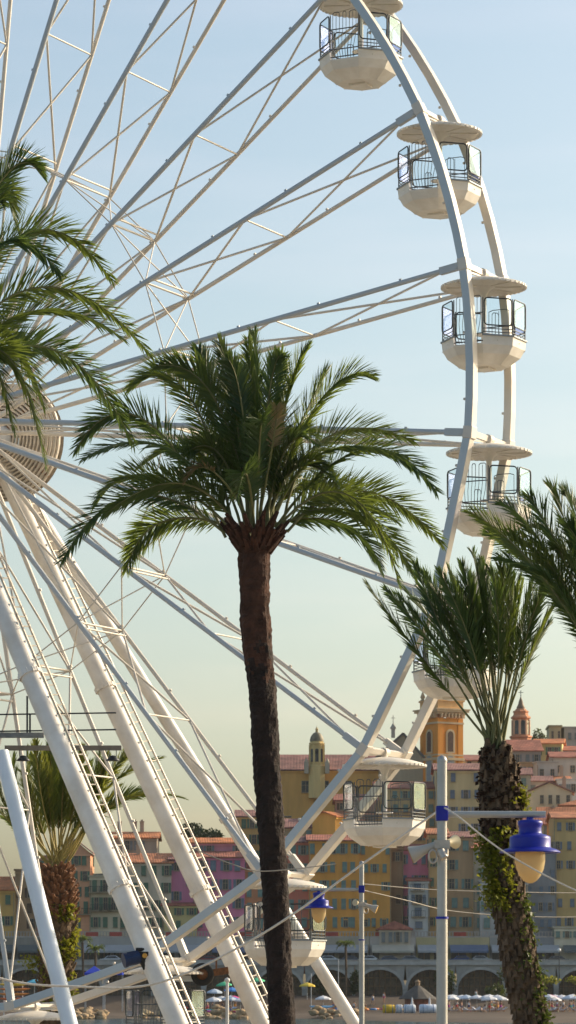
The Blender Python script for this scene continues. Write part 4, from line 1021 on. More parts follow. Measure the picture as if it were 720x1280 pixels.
# domed turret
tz = P(396, 958, Yc - 1)
tu = thing('domed_turret', tz, 'octagonal cream turret with a dark ribbed dome on the ochre church', 'turret')
u_ = S(Yc - 1)
b = MB(); ph = PI / 8
b.lathe([(11 * u_, -6), (11 * u_, 0), (9.6 * u_, .2), (8.9 * u_, .4), (8.9 * u_, 27 * u_), (10.4 * u_, 27.5 * u_), (10.8 * u_, 29 * u_), (9 * u_, 29.6 * u_), (9 * u_, 31 * u_), (8.6 * u_, 31.2 * u_)], 8, 0, (0, 0, 0), False, None, ph)
for k in range(8):
    a = PI / 4 * k + ph; b.box((9.3 * u_ * math.cos(a), 9.3 * u_ * math.sin(a), 14 * u_), (.4, .4, 25 * u_))
b.build('drum', wallmat((.5, .37, .16)), tu)
for k in range(8):
    a = PI / 4 * k; r = 8.9 * u_ * math.cos(PI / 8)
    wb = MB(); wb.box((0, 0, 0), (.9, .16, 2.0)); wb.tube([(0, -.08, 1.0), (0, .08, 1.0)], .45, 16)
    wb.build('opening', PANE, tu, (r * math.cos(a), r * math.sin(a), 12 * u_)).rotation_euler = (0, 0, a + PI / 2)
b = MB(); b.lathe([(8.8 * u_ * math.cos(i * PI / 16), 31 * u_ + 12 * u_ * math.sin(i * PI / 16)) for i in range(8)] + [(1.6 * u_, 43.2 * u_)], 16, 0, (0, 0, 0), True, None, ph); b.build('dome', mat('dome_tiles', (.2, .17, .1), .6, 0, 1, .4), tu)
b = MB(); b.lathe([(1.7 * u_, 43 * u_), (1.7 * u_, 46 * u_), (2.2 * u_, 46.4 * u_), (1.2 * u_, 47.5 * u_), (.4 * u_, 49.5 * u_), (0, 51 * u_)], 10); b.build('lantern', wallmat((.48, .37, .18)), tu)
for sx in (-1, 1):
    b = MB(); b.box((sx * 13 * u_, -1, -.4), (.8, .8, 2.0)); b.lathe([(.35, .6), (.4, .8), (.2, 1.2), (0, 1.5)], 8, 0, (sx * 13 * u_, -1, 0)); b.build('pinnacle', wallmat((.34, .3, .22)), tu)
# square bell tower
Yt = 632; u_ = S(Yt); tz = P(552, 975, Yt + 4); zz = lambda py: P(0, py, Yt).z - tz.z
bt = thing('bell_tower', tz, 'orange baroque bell tower with arched windows above the old town', 'bell tower', rz=math.radians(33))
hs = 37 * u_ / 2
TW = wallmat((.56, .225, .04)); TT = wallmat((.46, .34, .2))
b = MB(); zb0 = -14; b.box((0, 0, (zz(897) + zb0) / 2), (2 * hs, 2 * hs, zz(897) - zb0))
for sx in (-1, 1):
    for sy in (-1, 1): b.box((sx * hs * .84, sy * hs * .84, (zz(897) + zb0) / 2), (hs * .42, hs * .42, zz(897) - zb0 - .02))
b.build('wall', TW, bt)
b = MB()
for py, o1, hh in ((948, .35, .5), (943, .2, .3), (903, .25, .35), (891, .55, .4), (888, .95, .45), (886, 1.15, .25)):
    b.box((0, 0, zz(py)), (2 * hs + 2 * o1, 2 * hs + 2 * o1, hh))
for sx in (-1, 1):
    for k in range(7):
        q = -hs + 2 * hs * (k + .5) / 7
        b.box((q, sx * (hs + .45), zz(893.5)), (.32, .7, .8)); b.box((sx * (hs + .45), q, zz(893.5)), (.7, .32, .8))
b.build('cornice', TT, bt)
b = MB(); b.box((0, 0, zz(880)), (2 * hs + .3, 2 * hs + .3, 8 * u_ * 1.2)); b.box((0, 0, zz(874.8)), (2 * hs + .7, 2 * hs + .7, .35)); b.build('parapet', wallmat((.5, .3, .13)), bt)
b = MB(); b.lathe([(hs * .8, zz(875)), (hs * .8, zz(858)), (hs * .92, zz(857)), (hs * .92, zz(855)), (hs * .75, zz(853)), (hs * .7, zz(846)), (hs * .45, zz(838)), (hs * .2, zz(833)), (.1, zz(826)), (0, zz(824))], 16); b.build('cupola', wallmat((.46, .3, .16)), bt)
for sx in (-1, 1):
    for sy in (-1, 1):
        b = MB(); b.lathe([(.5, zz(876)), (.5, zz(873)), (.25, zz(871.5)), (.5, zz(869)), (.3, zz(866)), (.1, zz(862)), (0, zz(858))], 10, 0, (sx * hs * .92, sy * hs * .92, 0)); b.build('finial', TT, bt)
for (nx_, ny_) in ((0, -1), (-1, 0), (1, 0), (0, 1)):
    an = math.atan2(ny_, nx_) + PI / 2
    for zc_, hw, hh, mm in ((zz(926), .62, 2.2, mat('belfry_opening', (.09, .05, .035), .8, 0, 2, .3)), (zz(960), .75, 2.6, mat('belfry_louvre', (.3, .31, .32), .6, 0, 2, .2))):
        fb = MB(); n = 10; out = [(-hw - .4, -.12, -hh), (hw + .4, -.12, -hh)] + [((hw + .4) * math.cos(i * PI / n), -.12, hh - .9 + (hw + .4) * math.sin(i * PI / n)) for i in range(n + 1)]
        k = len(out); fb.add(out + [(x, .05, z) for x, y, z in out], [tuple(range(k))] + [(i, i + k, (i + 1) % k + k, (i + 1) % k) for i in range(k)])
        fo = fb.build('arched_window', TT, bt, (nx_ * hs, ny_ * hs, zc_)); fo.rotation_euler = (0, 0, an)
        fb = MB(); out = [(-hw, -.16, -hh + .3), (hw, -.16, -hh + .3)] + [(hw * math.cos(i * PI / n), -.16, hh - .9 + hw * math.sin(i * PI / n)) for i in range(n + 1)]
        fb.add(out + [(x, -.1, z) for x, y, z in out], [tuple(range(k))] + [(i, i + k, (i + 1) % k + k, (i + 1) % k) for i in range(k)])
        fb.build('louvre', mm, fo)
# slender bell tower on the hill
Yt = 668; u_ = S(Yt); tz = P(651, 935, Yt); zz = lambda py: P(0, py, Yt).z - tz.z
st = thing('slender_bell_tower', tz, 'slender red octagonal bell tower with a tiered spire on the hill', 'bell tower', rz=.2)
RW = wallmat((.42, .19, .1)); b = MB()
b.lathe([(13 * u_, -8), (13 * u_, zz(923)), (14.5 * u_, zz(922)), (14 * u_, zz(920)), (10.5 * u_, zz(919)), (10 * u_, zz(900)), (12.5 * u_, zz(898)), (12.5 * u_, zz(896.5)), (9.5 * u_, zz(894)), (9 * u_, zz(891)), (10 * u_, zz(890.5)), (10 * u_, zz(889)), (7.5 * u_, zz(888)), (6 * u_, zz(886))], 8, 0, (0, 0, 0), False, None, PI / 8)
b.build('wall', RW, st)
for k in range(8):
    a = PI / 4 * k; b = MB(); b.box((0, 0, 0), (.95, .2, 2.3)); b.tube([(0, -.1, 1.15), (0, .1, 1.15)], .47, 14)
    b.build('opening', PANE, st, (9.6 * u_ * math.cos(a), 9.6 * u_ * math.sin(a), zz(911))).rotation_euler = (0, 0, a + PI / 2)
    b = MB(); b.tube([(10.6 * u_ * math.cos(a + PI / 8), 10.6 * u_ * math.sin(a + PI / 8), zz(919)), (10.4 * u_ * math.cos(a + PI / 8), 10.4 * u_ * math.sin(a + PI / 8), zz(900))], .24, 8); b.build('column', wallmat((.48, .3, .18)), st)
b = MB(); b.lathe([(7 * u_, zz(888)), (5.2 * u_, zz(886)), (5.6 * u_, zz(884.5)), (4.2 * u_, zz(882)), (3.4 * u_, zz(880)), (2.4 * u_, zz(876)), (1.2 * u_, zz(873)), (.5 * u_, zz(871)), (0, zz(870))], 10); b.build('spire', mat('spire_tiles', (.22, .15, .09), .7, 0, 1, .3), st)
b = MB(); b.bar((0, 0, zz(871)), (0, 0, zz(863)), .12); b.bar((-.5, 0, zz(865.5)), (.5, 0, zz(865.5)), .1); b.build('cross', DARKM, st)

# ------------------------------------------------------------------ quay wall with arches, shops, cars
Yq = 564.0; u_ = S(Yq)
STONE = mat('quay_stone', (.34, .33, .3), .9, 0, .5, .25, bump=.4, bscale=2)
def arch_bay(cx, hw, zs, ze, ztop, half):
    b = MB(); n = 16
    pts = [(cx + hw * math.cos(PI - PI * i / n), zs + (ze - zs) * math.sin(PI * i / n)) for i in range(n + 1)]
    x0, x1 = cx - half, cx + half
    y0, y1 = Yq, Yq + 3.2; zg = 2.0
    b.poly([(x0, y0, zg), (cx - hw, y0, zg), (cx - hw, y0, zs), (x0, y0, zs)]); b.poly([(cx + hw, y0, zg), (x1, y0, zg), (x1, y0, zs), (cx + hw, y0, zs)])
    for i in range(n):
        (a, za), (c, zc2) = pts[i], pts[i + 1]
        xa = x0 if i == 0 else a; xc = x1 if i == n - 1 else c
        b.poly([(a, y0, za), (c, y0, zc2), (xc, y0, ztop), (xa, y0, ztop)])
        b.poly([(a, y0, za), (a, y1, za), (c, y1, zc2), (c, y0, zc2)])
    for sx in (-1, 1): b.poly([(cx + sx * hw, y0, zg), (cx + sx * hw, y1, zg), (cx + sx * hw, y1, zs), (cx + sx * hw, y0, zs)])
    # voussoir ring
    ring = []
    for i in range(n + 1):
        a = PI - PI * i / n; ring.append(((cx + hw * math.cos(a), zs + (ze - zs) * math.sin(a)), (cx + (hw + .45) * math.cos(a), zs + (ze - zs + .45) * math.sin(a))))
    for i in range(n):
        (p, q), (r, s_) = ring[i], ring[i + 1]
        b.poly([(p[0], y0 - .08, p[1]), (r[0], y0 - .08, r[1]), (s_[0], y0 - .08, s_[1]), (q[0], y0 - .08, q[1])], 1)
        b.poly([(q[0], y0 - .08, q[1]), (s_[0], y0 - .08, s_[1]), (s_[0], y0, s_[1]), (q[0], y0, q[1])], 1)
    return b
quay = thing('quay_wall', (0, 0, 0), 'long grey stone quay wall with arched shopfronts above the beach', 'quay wall')
ztop = 8.45; sp = 63 * u_
VOU = mat('voussoir_stone', (.42, .41, .38), .9, 0, .7, .2)
SHOPG = mat('shop_glass', (.13, .1, .07), .2, 0, .9, .6)
SHOPW = mat('shop_timber', (.2, .12, .06), .6, 0, 1, .4)
cx0 = P(475, 0, Yq).x; n_ar = 0
for k in range(-12, 8):
    cx = cx0 + k * sp
    arch_bay(cx, 28.5 * u_, 4.4, 7.65, ztop, sp / 2).build('arch', [STONE, VOU], quay)
    b = MB(); yb2 = Yq + 2.6
    b.box((cx, yb2 + .3, 5), (58 * u_, .1, 6.4), 0)
    for i in range(9): b.box((cx - 28 * u_ + 56 * u_ * i / 8, yb2, 5), (.14, .3, 6), 1)
    for z in (4.9, 6.3): b.box((cx, yb2 - .02, z), (57 * u_, .32, .16), 1)
    b.build('shopfront', [SHOPG, SHOPW], quay)
b = MB(); W_ = 20 * sp; xm = cx0 + (-12 + 7) / 2 * sp
b.box((xm, Yq - .1, 8.55), (W_, .5, .3)); b.box((xm, Yq + .15, 8.95), (W_, .3, .55)); b.box((xm, Yq + .12, 9.26), (W_, .45, .12)); b.build('parapet', VOU, quay)
AW = {'grey': mat('awning_grey', (.34, .35, .36), .85, 0, .6, .1), 'cream': mat('awning_cream', (.45, .41, .33), .85, 0, .6, .1), 'blue': mat('awning_blue', (.12, .16, .24), .85, 0, .6, .1), 'dark': mat('awning_dark', (.1, .12, .12), .85, 0, .6, .1)}
BAN = mat('banner_red', (.4, .07, .05), .7, 0, 1, .3); BANW = mat('balustrade', (.42, .36, .31), .8, 0, 1, .2)
shops = [(-60, 20, 'dark', (.2, .17, .13)), (20, 100, 'dark', (.22, .2, .17)), (100, 200, 'grey', (.3, .28, .25)), (200, 262, 'grey', (.3, .3, .3)), (262, 340, 'blue', (.25, .23, .2)), (340, 400, 'cream', (.28, .25, .2)), (400, 462, 'grey', (.3, .26, .2)), (462, 520, 'cream', (.34, .3, .26)),
         (520, 560, 'grey', (.36, .3, .16)), (560, 612, 'blue', (.36, .3, .17)), (612, 660, 'grey', (.25, .24, .22)), (660, 700, 'grey', (.2, .2, .2)), (700, 790, 'dark', (.4, .34, .2))]
sl_names = ['at the left edge', 'behind the bushy palm trunk', 'between the bushy palm and the front ladder leg', 'below the small yellow house', 'below the wide pink house', 'below the brick red house', 'below the long ochre apartments', 'below the little red hip roof',
            'left of the near lamp pole', 'right of the near lamp pole', 'behind the ivied trunk', 'right of the ivied trunk', 'at the right edge']
for i, ((a, c, aw, col), nm) in enumerate(zip(shops, sl_names)):
    Ys = 574.2; Wd = (c - a) * S(Ys) - .06; x = P((a + c) / 2, 0, Ys).x
    t = thing('shop', (x, Ys, 8.56), 'shop with %s awning %s' % (aw, nm), 'shop', 'shops along the quay road')
    H_ = 4.6; D = 3.6
    b = MB(); b.box((0, D / 2, H_ / 2), (Wd, D, H_)); b.build('wall', wallmat(col), t)
    nb = max(2, int(Wd / 2.6))
    for q in range(nb):
        b = MB(); xx = -Wd / 2 + Wd * (q + .5) / nb; b.box((xx, -.06, 1.35), (Wd / nb * .75, .12, 2.5), 0)
        b.box((xx, -.1, 2.62), (Wd / nb * .8, .18, .12), 1); b.box((xx, -.09, 1.35), (.08, .16, 2.5), 1); b.build('shop_window', [PANE, SHOPW], t)
    b = MB(); n = 8; vs = []
    for q in range(n + 1):
        f = q / n; vs += [(-Wd * .46, -2.2 * f, 3.35 - 1.0 * f ** 1.2), (Wd * .46, -2.2 * f, 3.35 - 1.0 * f ** 1.2)]
    b.add(vs, [(2 * q, 2 * q + 1, 2 * q + 3, 2 * q + 2) for q in range(n)]); b.add([(-Wd * .46, -2.2, 2.35), (Wd * .46, -2.2, 2.35), (Wd * .46, -2.22, 1.98), (-Wd * .46, -2.22, 1.98)], [(0, 1, 2, 3)])
    b.build('awning', AW[aw], t)
    b = MB(); b.box((0, .3, H_ + .1), (Wd, .5, .22), 0); b.box((0, .25, H_ + .95), (Wd, .16, .12), 0)
    m_ = int(Wd / .5)
    for q in range(m_): b.box((-Wd / 2 + Wd * (q + .5) / m_, .25, H_ + .52), (.16, .14, .75), 0)
    b.build('balustrade', BANW, t)
    for q in range(max(1, int(Wd / 4))):
        if wr.random() < .4: continue
        b = MB(); xx = -Wd / 2 + 4 * (q + .5); b.box((xx, .13, H_ + .55), (2.1, .05, .7)); b.build('banner', BAN, t)
# parked cars
def car_mesh():
    t = thing('parked_car', (0, 0, 0), 'x', 'car', 'cars parked on the quay road')
    prof = [(-2.1, .35), (-2.12, .75), (-1.95, .92), (-1.3, .98), (-.75, 1.42), (.65, 1.46), (1.35, 1.0), (1.95, .9), (2.12, .7), (2.1, .35)]
    b = MB(); n = len(prof); vs = []
    for y, k in ((-.85, 1), (.85, 1)):
        for x, z in prof: vs.append((x, y * (.84 if z > 1.2 else 1), z))
    b.add(vs, [tuple(range(n))[::-1], tuple(range(n, 2 * n))] + [(i, (i + 1) % n, (i + 1) % n + n, i + n) for i in range(n)])
    body = b.build('body', None or mat('car_white', (.6, .62, .65), .3, .1, 1, .05), t)
    b = MB()
    for sy in (-1, 1):
        b.add([(-1.12, sy * .835, 1.02), (1.15, sy * .835, 1.02), (.6, sy * .75, 1.38), (-.68, sy * .75, 1.36)], [(0, 1, 2, 3) if sy < 0 else (3, 2, 1, 0)])
        b.box((0, sy * .8, 1.2), (.1, .1, .36))
    b.v = [(x, y * 1.025, z) for x, y, z in b.v]
    b.build('windows', PANE, t)
    for sx in (-1, 1):
        for sy in (-1, 1):
            b = MB(); b.tube([(sx * 1.3, sy * .7, .33), (sx * 1.3, sy * .88, .33)], .33, 18); w_ = b.build('wheel', BLACK, t)
            b = MB(); b.tube([(sx * 1.3, sy * .86, .33), (sx * 1.3, sy * .892, .33)], .19, 12); b.build('rim', STEEL, w_)
        b = MB(); b.box((sx * 2.06, -.6, .72), (.1, .3, .14)); b.build('headlight', WHITE, t)
        b = MB(); b.box((sx * 2.06, .6, .72), (.1, .3, .14)); b.build('headlight', WHITE, t)
    return t
car0 = car_mesh()
cars = [(410, (.62, .66, .7), 'pale blue white car by the quay palm left of the far lamp'), (437, (.08, .1, .14), 'dark blue car behind the far lamp pole'), (461, (.7, .7, .7), 'white car just right of the far lamp pole'), (486, (.05, .08, .14), 'navy van like car under the little red hip roof'),
        (512, (.2, .22, .25), 'slate car above the beach hut'), (577, (.03, .06, .2), 'bright blue car right of the near lamp pole'), (600, (.35, .37, .38), 'silver grey car above the wide right arch'), (140, (.6, .62, .66), 'white car between bushy palm and front ladder leg'), (165, (.1, .14, .22), 'dark car left of the blue motor'),
        (696, (.1, .1, .1), 'black car right of the ivied trunk'), (262, (.3, .05, .04), 'dark red car behind the rear ladder leg')]
for i, (px, c, lb_) in enumerate(cars):
    t = car0 if i == 0 else copy_tree(car0)
    t.location = (P(px, 0, 568.5).x, 568.5, 8.56); t['label'] = lb_
    for chd in t.children:
        if chd.name.startswith('body') and i:
            chd.data = chd.data.copy(); chd.data.materials.clear(); chd.data.materials.append(mat('car_paint_%s' % lb_.split()[0] + str(i), c, .3, .1, 1, .05))

# ------------------------------------------------------------------ trees in the town
def small_palm(px, py_top, Y, zg, label, h_fr=1.6):
    top = P(px, py_top, Y); g = Vector((top.x, Y, zg))
    t = thing('quay_palm', g, label, 'palm tree', 'small palms on the quay')
    b = MB(); b.tube([(0, 0, 0), (.1, 0, (top.z - zg) * .5), (0, 0, top.z - zg)], [.22, .18, .2], 10); b.build('trunk', BARKG, t)
    for i in range(16):
        a = i * 2.39996; el = rng.random(); d = Vector((math.cos(a), math.sin(a), 0))
        O = Vector(top); M = top + d * h_fr * .55 + Vector((0, 0, .4 + .6 * el)); T = top + d * h_fr + Vector((0, 0, -.7 + 1.6 * el))
        add_frond(t, O, M, T, [LEAF, STALK], Lmax=.5, npair=22, twist=rng.uniform(-.8, .8), bare=.1, w=.09, rng=rng)
    return t
small_palm(432, 1184, 556, 3, 'small palm on the quay left of the far lamp pole')
small_palm(103, 1178, 556, 3, 'taller small palm right of the bushy palm')
small_palm(119, 1190, 555, 3, 'shorter small palm left of the front ladder leg')
def shrub(px, py, Y, w_, h_, label, m=TREEL, num=500, name='shrub', size=.5):
    c = P(px, py, Y); t = thing(name, (c.x, c.y, c.z - h_ / 2 - .4), label, 'shrub' if name == 'shrub' else 'tree')
    def f(rg):
        for _ in range(40):
            v = Vector((rg.uniform(-1, 1), rg.uniform(-1, 1), rg.uniform(-1, 1)))
            if v.length < 1 + .35 * noise.noise(v * 2 + c) and v.length > .35 + .3 * rg.random(): break
        return c + Vector((v.x * w_ / 2, v.y * w_ / 2.4, v.z * h_ / 2))
    leafcloud(t, 'foliage' if name == 'shrub' else 'crown', f, num, size, m, rng)
    b = MB(); b.tube([(0, 0, 0), (0, 0, h_ * .6)], [.16, .06], 7); b.build('stem' if name == 'shrub' else 'trunk', BARKG, t)
    return t
shrub(556, 1224, 560, 3.4, 4.6, 'dark shrub against the quay wall right of the near lamp pole')
shrub(402, 1226, 560, 2.6, 4.4, 'dark green shrub beside the far lamp pole')
shrub(445, 1228, 561, 1.8, 3.8, 'narrow shrub left of the first clear arch')
shrub(640, 1218, 560, 5, 2.6, 'yellow green shrub right of the ivied trunk foot', IVYD)
shrub(682, 1225, 557, 5, 1.0, 'clipped bright green hedge by the white globe lamp', IVY, 300)
shrub(724, 1225, 557, 5, 1.0, 'clipped bright green hedge at the right edge', IVY, 300)
shrub(620, 1240, 552, 3.5, 2.4, 'bush beside the foot of the ivied trunk', TREEL, 300)
shrub(250, 1044, 640, 9, 2.2, 'dark spreading pine above the wide pink house', TREEL, 900, 'pine_tree', .6)
shrub(239, 1036, 642, 4.2, 2.4, 'small dark pine left of the spreading pine', TREEL, 500, 'pine_tree', .5)
shrub(672, 922, 672, 2.2, 4.0, 'dark cypress just right of the slender bell tower', TREEL, 300, 'cypress_tree', .4)
shrub(678, 925, 671, 1.7, 2.6, 'lower cypress left of the hilltop gallery', TREEL, 200, 'cypress_tree', .4)
shrub(668, 926, 671, 1.7, 2.4, 'smallest cypress at the foot of the bell tower', TREEL, 200, 'cypress_tree', .4)

# ------------------------------------------------------------------ beach things
rg = random.Random(21)
def make_rock(seed):
    bm = bmesh.new(); bmesh.ops.create_icosphere(bm, subdivisions=2, radius=1)
    for v in bm.verts:
        v.co *= 1 + .35 * noise.noise(v.co * 1.1 + Vector((seed * 7, 0, 0))) + .12 * noise.noise(v.co * 3 + Vector((seed, 5, 0))); v.co.z *= .7
    me = bpy.data.meshes.new('boulder'); bm.to_mesh(me); bm.free(); me.materials.append(mat('boulder_stone', (.36, .25, .14), .9, 0, .8, .5, bump=.5, bscale=4)); return me
rocks = [make_rock(i) for i in range(5)]
for i in range(120):
    px = rg.choice((rg.uniform(176, 312), rg.uniform(176, 312), rg.uniform(392, 444), rg.uniform(76, 130)))
    Yr = rg.uniform(498, 507); r = rg.uniform(.35, .85)
    o = bpy.data.objects.new('boulder', rocks[i % 5]); COL.objects.link(o)
    o.location = (P(px, 0, Yr).x, Yr, rg.uniform(-.1, .7) + (Yr - 500) * .16); o.scale = (r * 1.2, r, r); o.rotation_euler = (rg.uniform(-.4, .4), 0, rg.random() * 6)
    tag(o, 'rough tan boulder of the breakwater at the water edge', 'boulder', 'boulders of the breakwater')
def make_parasol():
    t = thing('parasol', (0, 0, 0), 'x', 'parasol', 'parasols on the beach')
    b = MB(); b.lathe([(.03, 2.55), (.6, 2.4), (1.25, 2.08), (1.3, 1.88), (1.24, 2.04), (.5, 2.34), (.03, 2.48)], 8, 0, smooth=False); b.build('canopy', mat('parasol_white', (.72, .72, .74), .8, 0, 1, .05), t)
    b = MB(); b.tube([(0, 0, -.2), (0, 0, 2.62)], .035, 8); b.build('pole', WHITE, t)
    return t
par = make_parasol()
PC = {'white': None, 'pink': (.7, .08, .25), 'blue': (.05, .22, .6), 'cyan': (.1, .45, .6), 'green': (.08, .5, .25), 'yellow': (.7, .5, .06), 'purple': (.16, .04, .3), 'pale': (.5, .58, .68)}
pl = [(566, 1250, 'white', 'white parasol just right of the near lamp pole'), (596, 1250, 'white', 'white parasol left of the wide right arch foot'), (612, 1251, 'white', 'white parasol beside the bush at the ivied trunk foot'), (583, 1252, 'pale', 'pale blue parasol among the white ones right of the lamp'), (622, 1253, 'white', 'white parasol touching the ivied trunk foot'),
      (688, 1245, 'pink', 'pink parasol right of the ivied trunk'), (694, 1257, 'white', 'white parasol below the pink one'), (712, 1254, 'pale', 'pale parasol at the right edge'), (702, 1262, 'white', 'white parasol nearest the water at the right edge'), (722, 1250, 'yellow', 'yellow parasol at the right edge'),
      (43, 1226, 'cyan', 'sky blue parasol left of the bluish strut'), (268, 1238, 'pale', 'pale blue parasol behind the rear ladder leg'), (289, 1236, 'blue', 'deep blue parasol right of the rear ladder leg'), (322, 1224, 'green', 'green parasol by the tall palm trunk'), (281, 1229, 'green', 'green parasol between the rear leg and the drive tyre'), (404, 1252, 'white', 'white parasol just left of the far lamp pole'), (384, 1230, 'yellow', 'wide yellow parasol behind the half hidden gondola')]
for i, (px, py, c, lb_) in enumerate(pl):
    Yp = rg.uniform(528, 545); zt_ = P(0, py, Yp).z
    t = par if i == 0 else copy_tree(par)
    x = P(px, 0, Yp).x; t.location = (x, Yp, max(zt_ - 2.3, beach_z(x, Yp) - .05)); t['label'] = lb_; t.rotation_euler = (rg.uniform(-.05, .05), rg.uniform(-.05, .05), rg.random())
    if PC[c]:
        for chd in t.children:
            if chd.name.startswith('canopy'): chd.data = chd.data.copy(); chd.data.materials.clear(); chd.data.materials.append(mat('parasol_' + c, PC[c], .8, 0, 1, .08))
def closed_parasol(px, lb_):
    Yp = 526; x = P(px, 0, Yp).x
    t = thing('closed_parasol', (x, Yp, beach_z(x, Yp)), lb_, 'parasol', 'folded parasols by the hut')
    b = MB(); b.lathe([(.03, 2.2), (.1, 2.0), (.22, 1.1), (.3, .62), (.2, .6), (.03, .7)], 10); b.build('canopy', mat('parasol_white', (1, 1, 1)), t)
    b = MB(); b.tube([(0, 0, -.1), (0, 0, 2.3)], .035, 8); b.build('pole', WHITE, t)
closed_parasol(515, 'left folded white parasol in front of the beach hut'); closed_parasol(537, 'right folded white parasol in front of the beach hut')
Yh = 531; x = P(522, 0, Yh).x
t = thing('beach_hut', (x, Yh, beach_z(x, Yh)), 'round beach hut with a dark conical roof and dull red walls', 'hut')
b = MB(); b.lathe([(2.0, -.2), (2.0, 2.0)], 12, smooth=False); b.build('wall', mat('hut_wall', (.2, .07, .05), .8, 0, 1, .3), t)
b = MB(); b.lathe([(3.0, 1.85), (3.0, 1.95), (1.2, 3.4), (.35, 4.0), (.35, 3.95)], 12, smooth=False); b.build('roof', mat('hut_roof', (.1, .09, .08), .9, 0, 1, .3), t)
b = MB(); b.lathe([(.36, 3.9), (.36, 4.5), (.5, 4.55), (.1, 4.9), (0, 4.9)], 10, smooth=False); b.build('roof_cap', mat('hut_cap', (.3, .2, .12), .9, 0, 1, .3), t)
for px, w_, c, lb_ in ((486, 1.8, (.65, .42, .03), 'long yellow roll lying on the sand left of the white rolls'), (499, 1.0, (.66, .66, .68), 'round white roll next to the yellow roll'), (512, 1.7, (.6, .64, .7), 'white and blue roll in front of the hut'), (535, 2.6, (.58, .64, .74), 'long bluish white roll at the right end of the row')):
    Yp = 512; x = P(px, 0, Yp).x
    t = thing('beach_roll', (x, Yp, beach_z(x, Yp) + .55), lb_, 'roll', 'rolled mats on the beach')
    t.rotation_euler = (0, 0, (px % 7) * .12 - .3); b = MB(); r = .72; b.tube([(-w_ / 2, 0, 0), (-w_ / 2 + .12, 0, 0), (w_ / 2 - .12, .1, 0), (w_ / 2, .1, 0)], [r * .82, r, r, r * .82], 18); b.build('roll', mat('roll_' + lb_.split()[1] + str(px), c, .8, 0, 1.5, .25), t)
    for q in (-.3, .3): b = MB(); b.tube([(q * w_ - .04, .03, 0), (q * w_ + .04, .03, 0)], r * 1.03, 18); b.build('strap', mat('strap_blue', (.12, .2, .35), .7, 0, 2, .1), t)
def make_lounger():
    t = thing('sun_lounger', (0, 0, 0), 'x', 'sun lounger', 'sun loungers on the beach')
    b = MB(); b.box((-.3, 0, .32), (1.4, .65, .08)); b.bar((.38, 0, .32), (.95, 0, .72), .65, .08, up=(0, 0, 1)); b.build('cushion', mat('cushion', (.5, .5, .55), .9, 0, 2, .3), t)
    b = MB()
    for sx in (-.85, .5):
        for sy in (-.28, .28): b.box((sx, sy, .12), (.06, .06, .4))
    b.bar((-1, -.3, .27), (.5, -.3, .27), .05); b.bar((-1, .3, .27), (.5, .3, .27), .05); b.build('frame', mat('lounger_wood', (.3, .14, .06), .7, 0, 2, .2), t)
    return t
lg = make_lounger()
for i in range(34):
    px = rg.uniform(556, 628) if i < 18 else (rg.uniform(684, 722) if i < 28 else rg.uniform(395, 440))
    Yp = rg.uniform(514, 530); x = P(px, 0, Yp).x
    t = lg if i == 0 else copy_tree(lg)
    t.location = (x, Yp, beach_z(x, Yp)); t.rotation_euler = (0, 0, rg.uniform(-.3, .3) + (PI if i % 3 == 0 else 0)); t['label'] = 'low sun lounger among the beach parasols'
# kayaks and rack
rk = thing('kayak_rack', P(18, 1262, 505), 'white post rack holding the kayaks at the left edge', 'rack'); zk = rk.location.z
b = MB()
for x in (-1.6, 1.2): b.bar((x, .5, -1.2), (x, .5, 4.4), .12); 
for i in range(5):
    for x in (-1.6, 1.2): b.bar((x, .55, .55 + i * .72), (x, -.5, .55 + i * .72), .08)
b.build('frame', WHITE, rk)
for i, c, nm in ((0, (.55, .1, .04), 'red orange kayak on the bottom shelf of the rack'), (1, (.6, .14, .03), 'orange kayak second from the bottom of the rack'), (2, (.65, .22, .03), 'amber orange kayak in the middle of the rack'), (3, (.66, .2, .03), 'orange kayak second from the top of the rack'), (4, (.75, .45, .03), 'yellow kayak on top of the rack')):
    k = thing('kayak', rk.location + Vector((-.1 + rg.uniform(-.3, .3), -.05, .62 + i * .72 + .2)), nm, 'kayak', 'kayaks on the rack')
    b = MB(); n = 14; b.tube([(-2.4 + 4.8 * j / n, 0, .22 * abs(2 * j / n - 1) ** 3) for j in range(n + 1)], [max(.03, .3 * math.sin(PI * j / n) ** .55) for j in range(n + 1)], 12); b.v = [(x, y, z * .75) for x, y, z in b.v]; b.build('hull', mat('kayak_%d' % i, c, .35, 0, 2, .1), k)
    b = MB(); b.lathe([(.2, .19), (.24, .235), (.28, .19)], 14); b.v = [(x * 1.7, y * .7, z) for x, y, z in b.v]; b.build('cockpit', BLACK, k)
kys = [o for o in COL.objects if o.name.startswith('kayak') and o.get('category') == 'kayak']
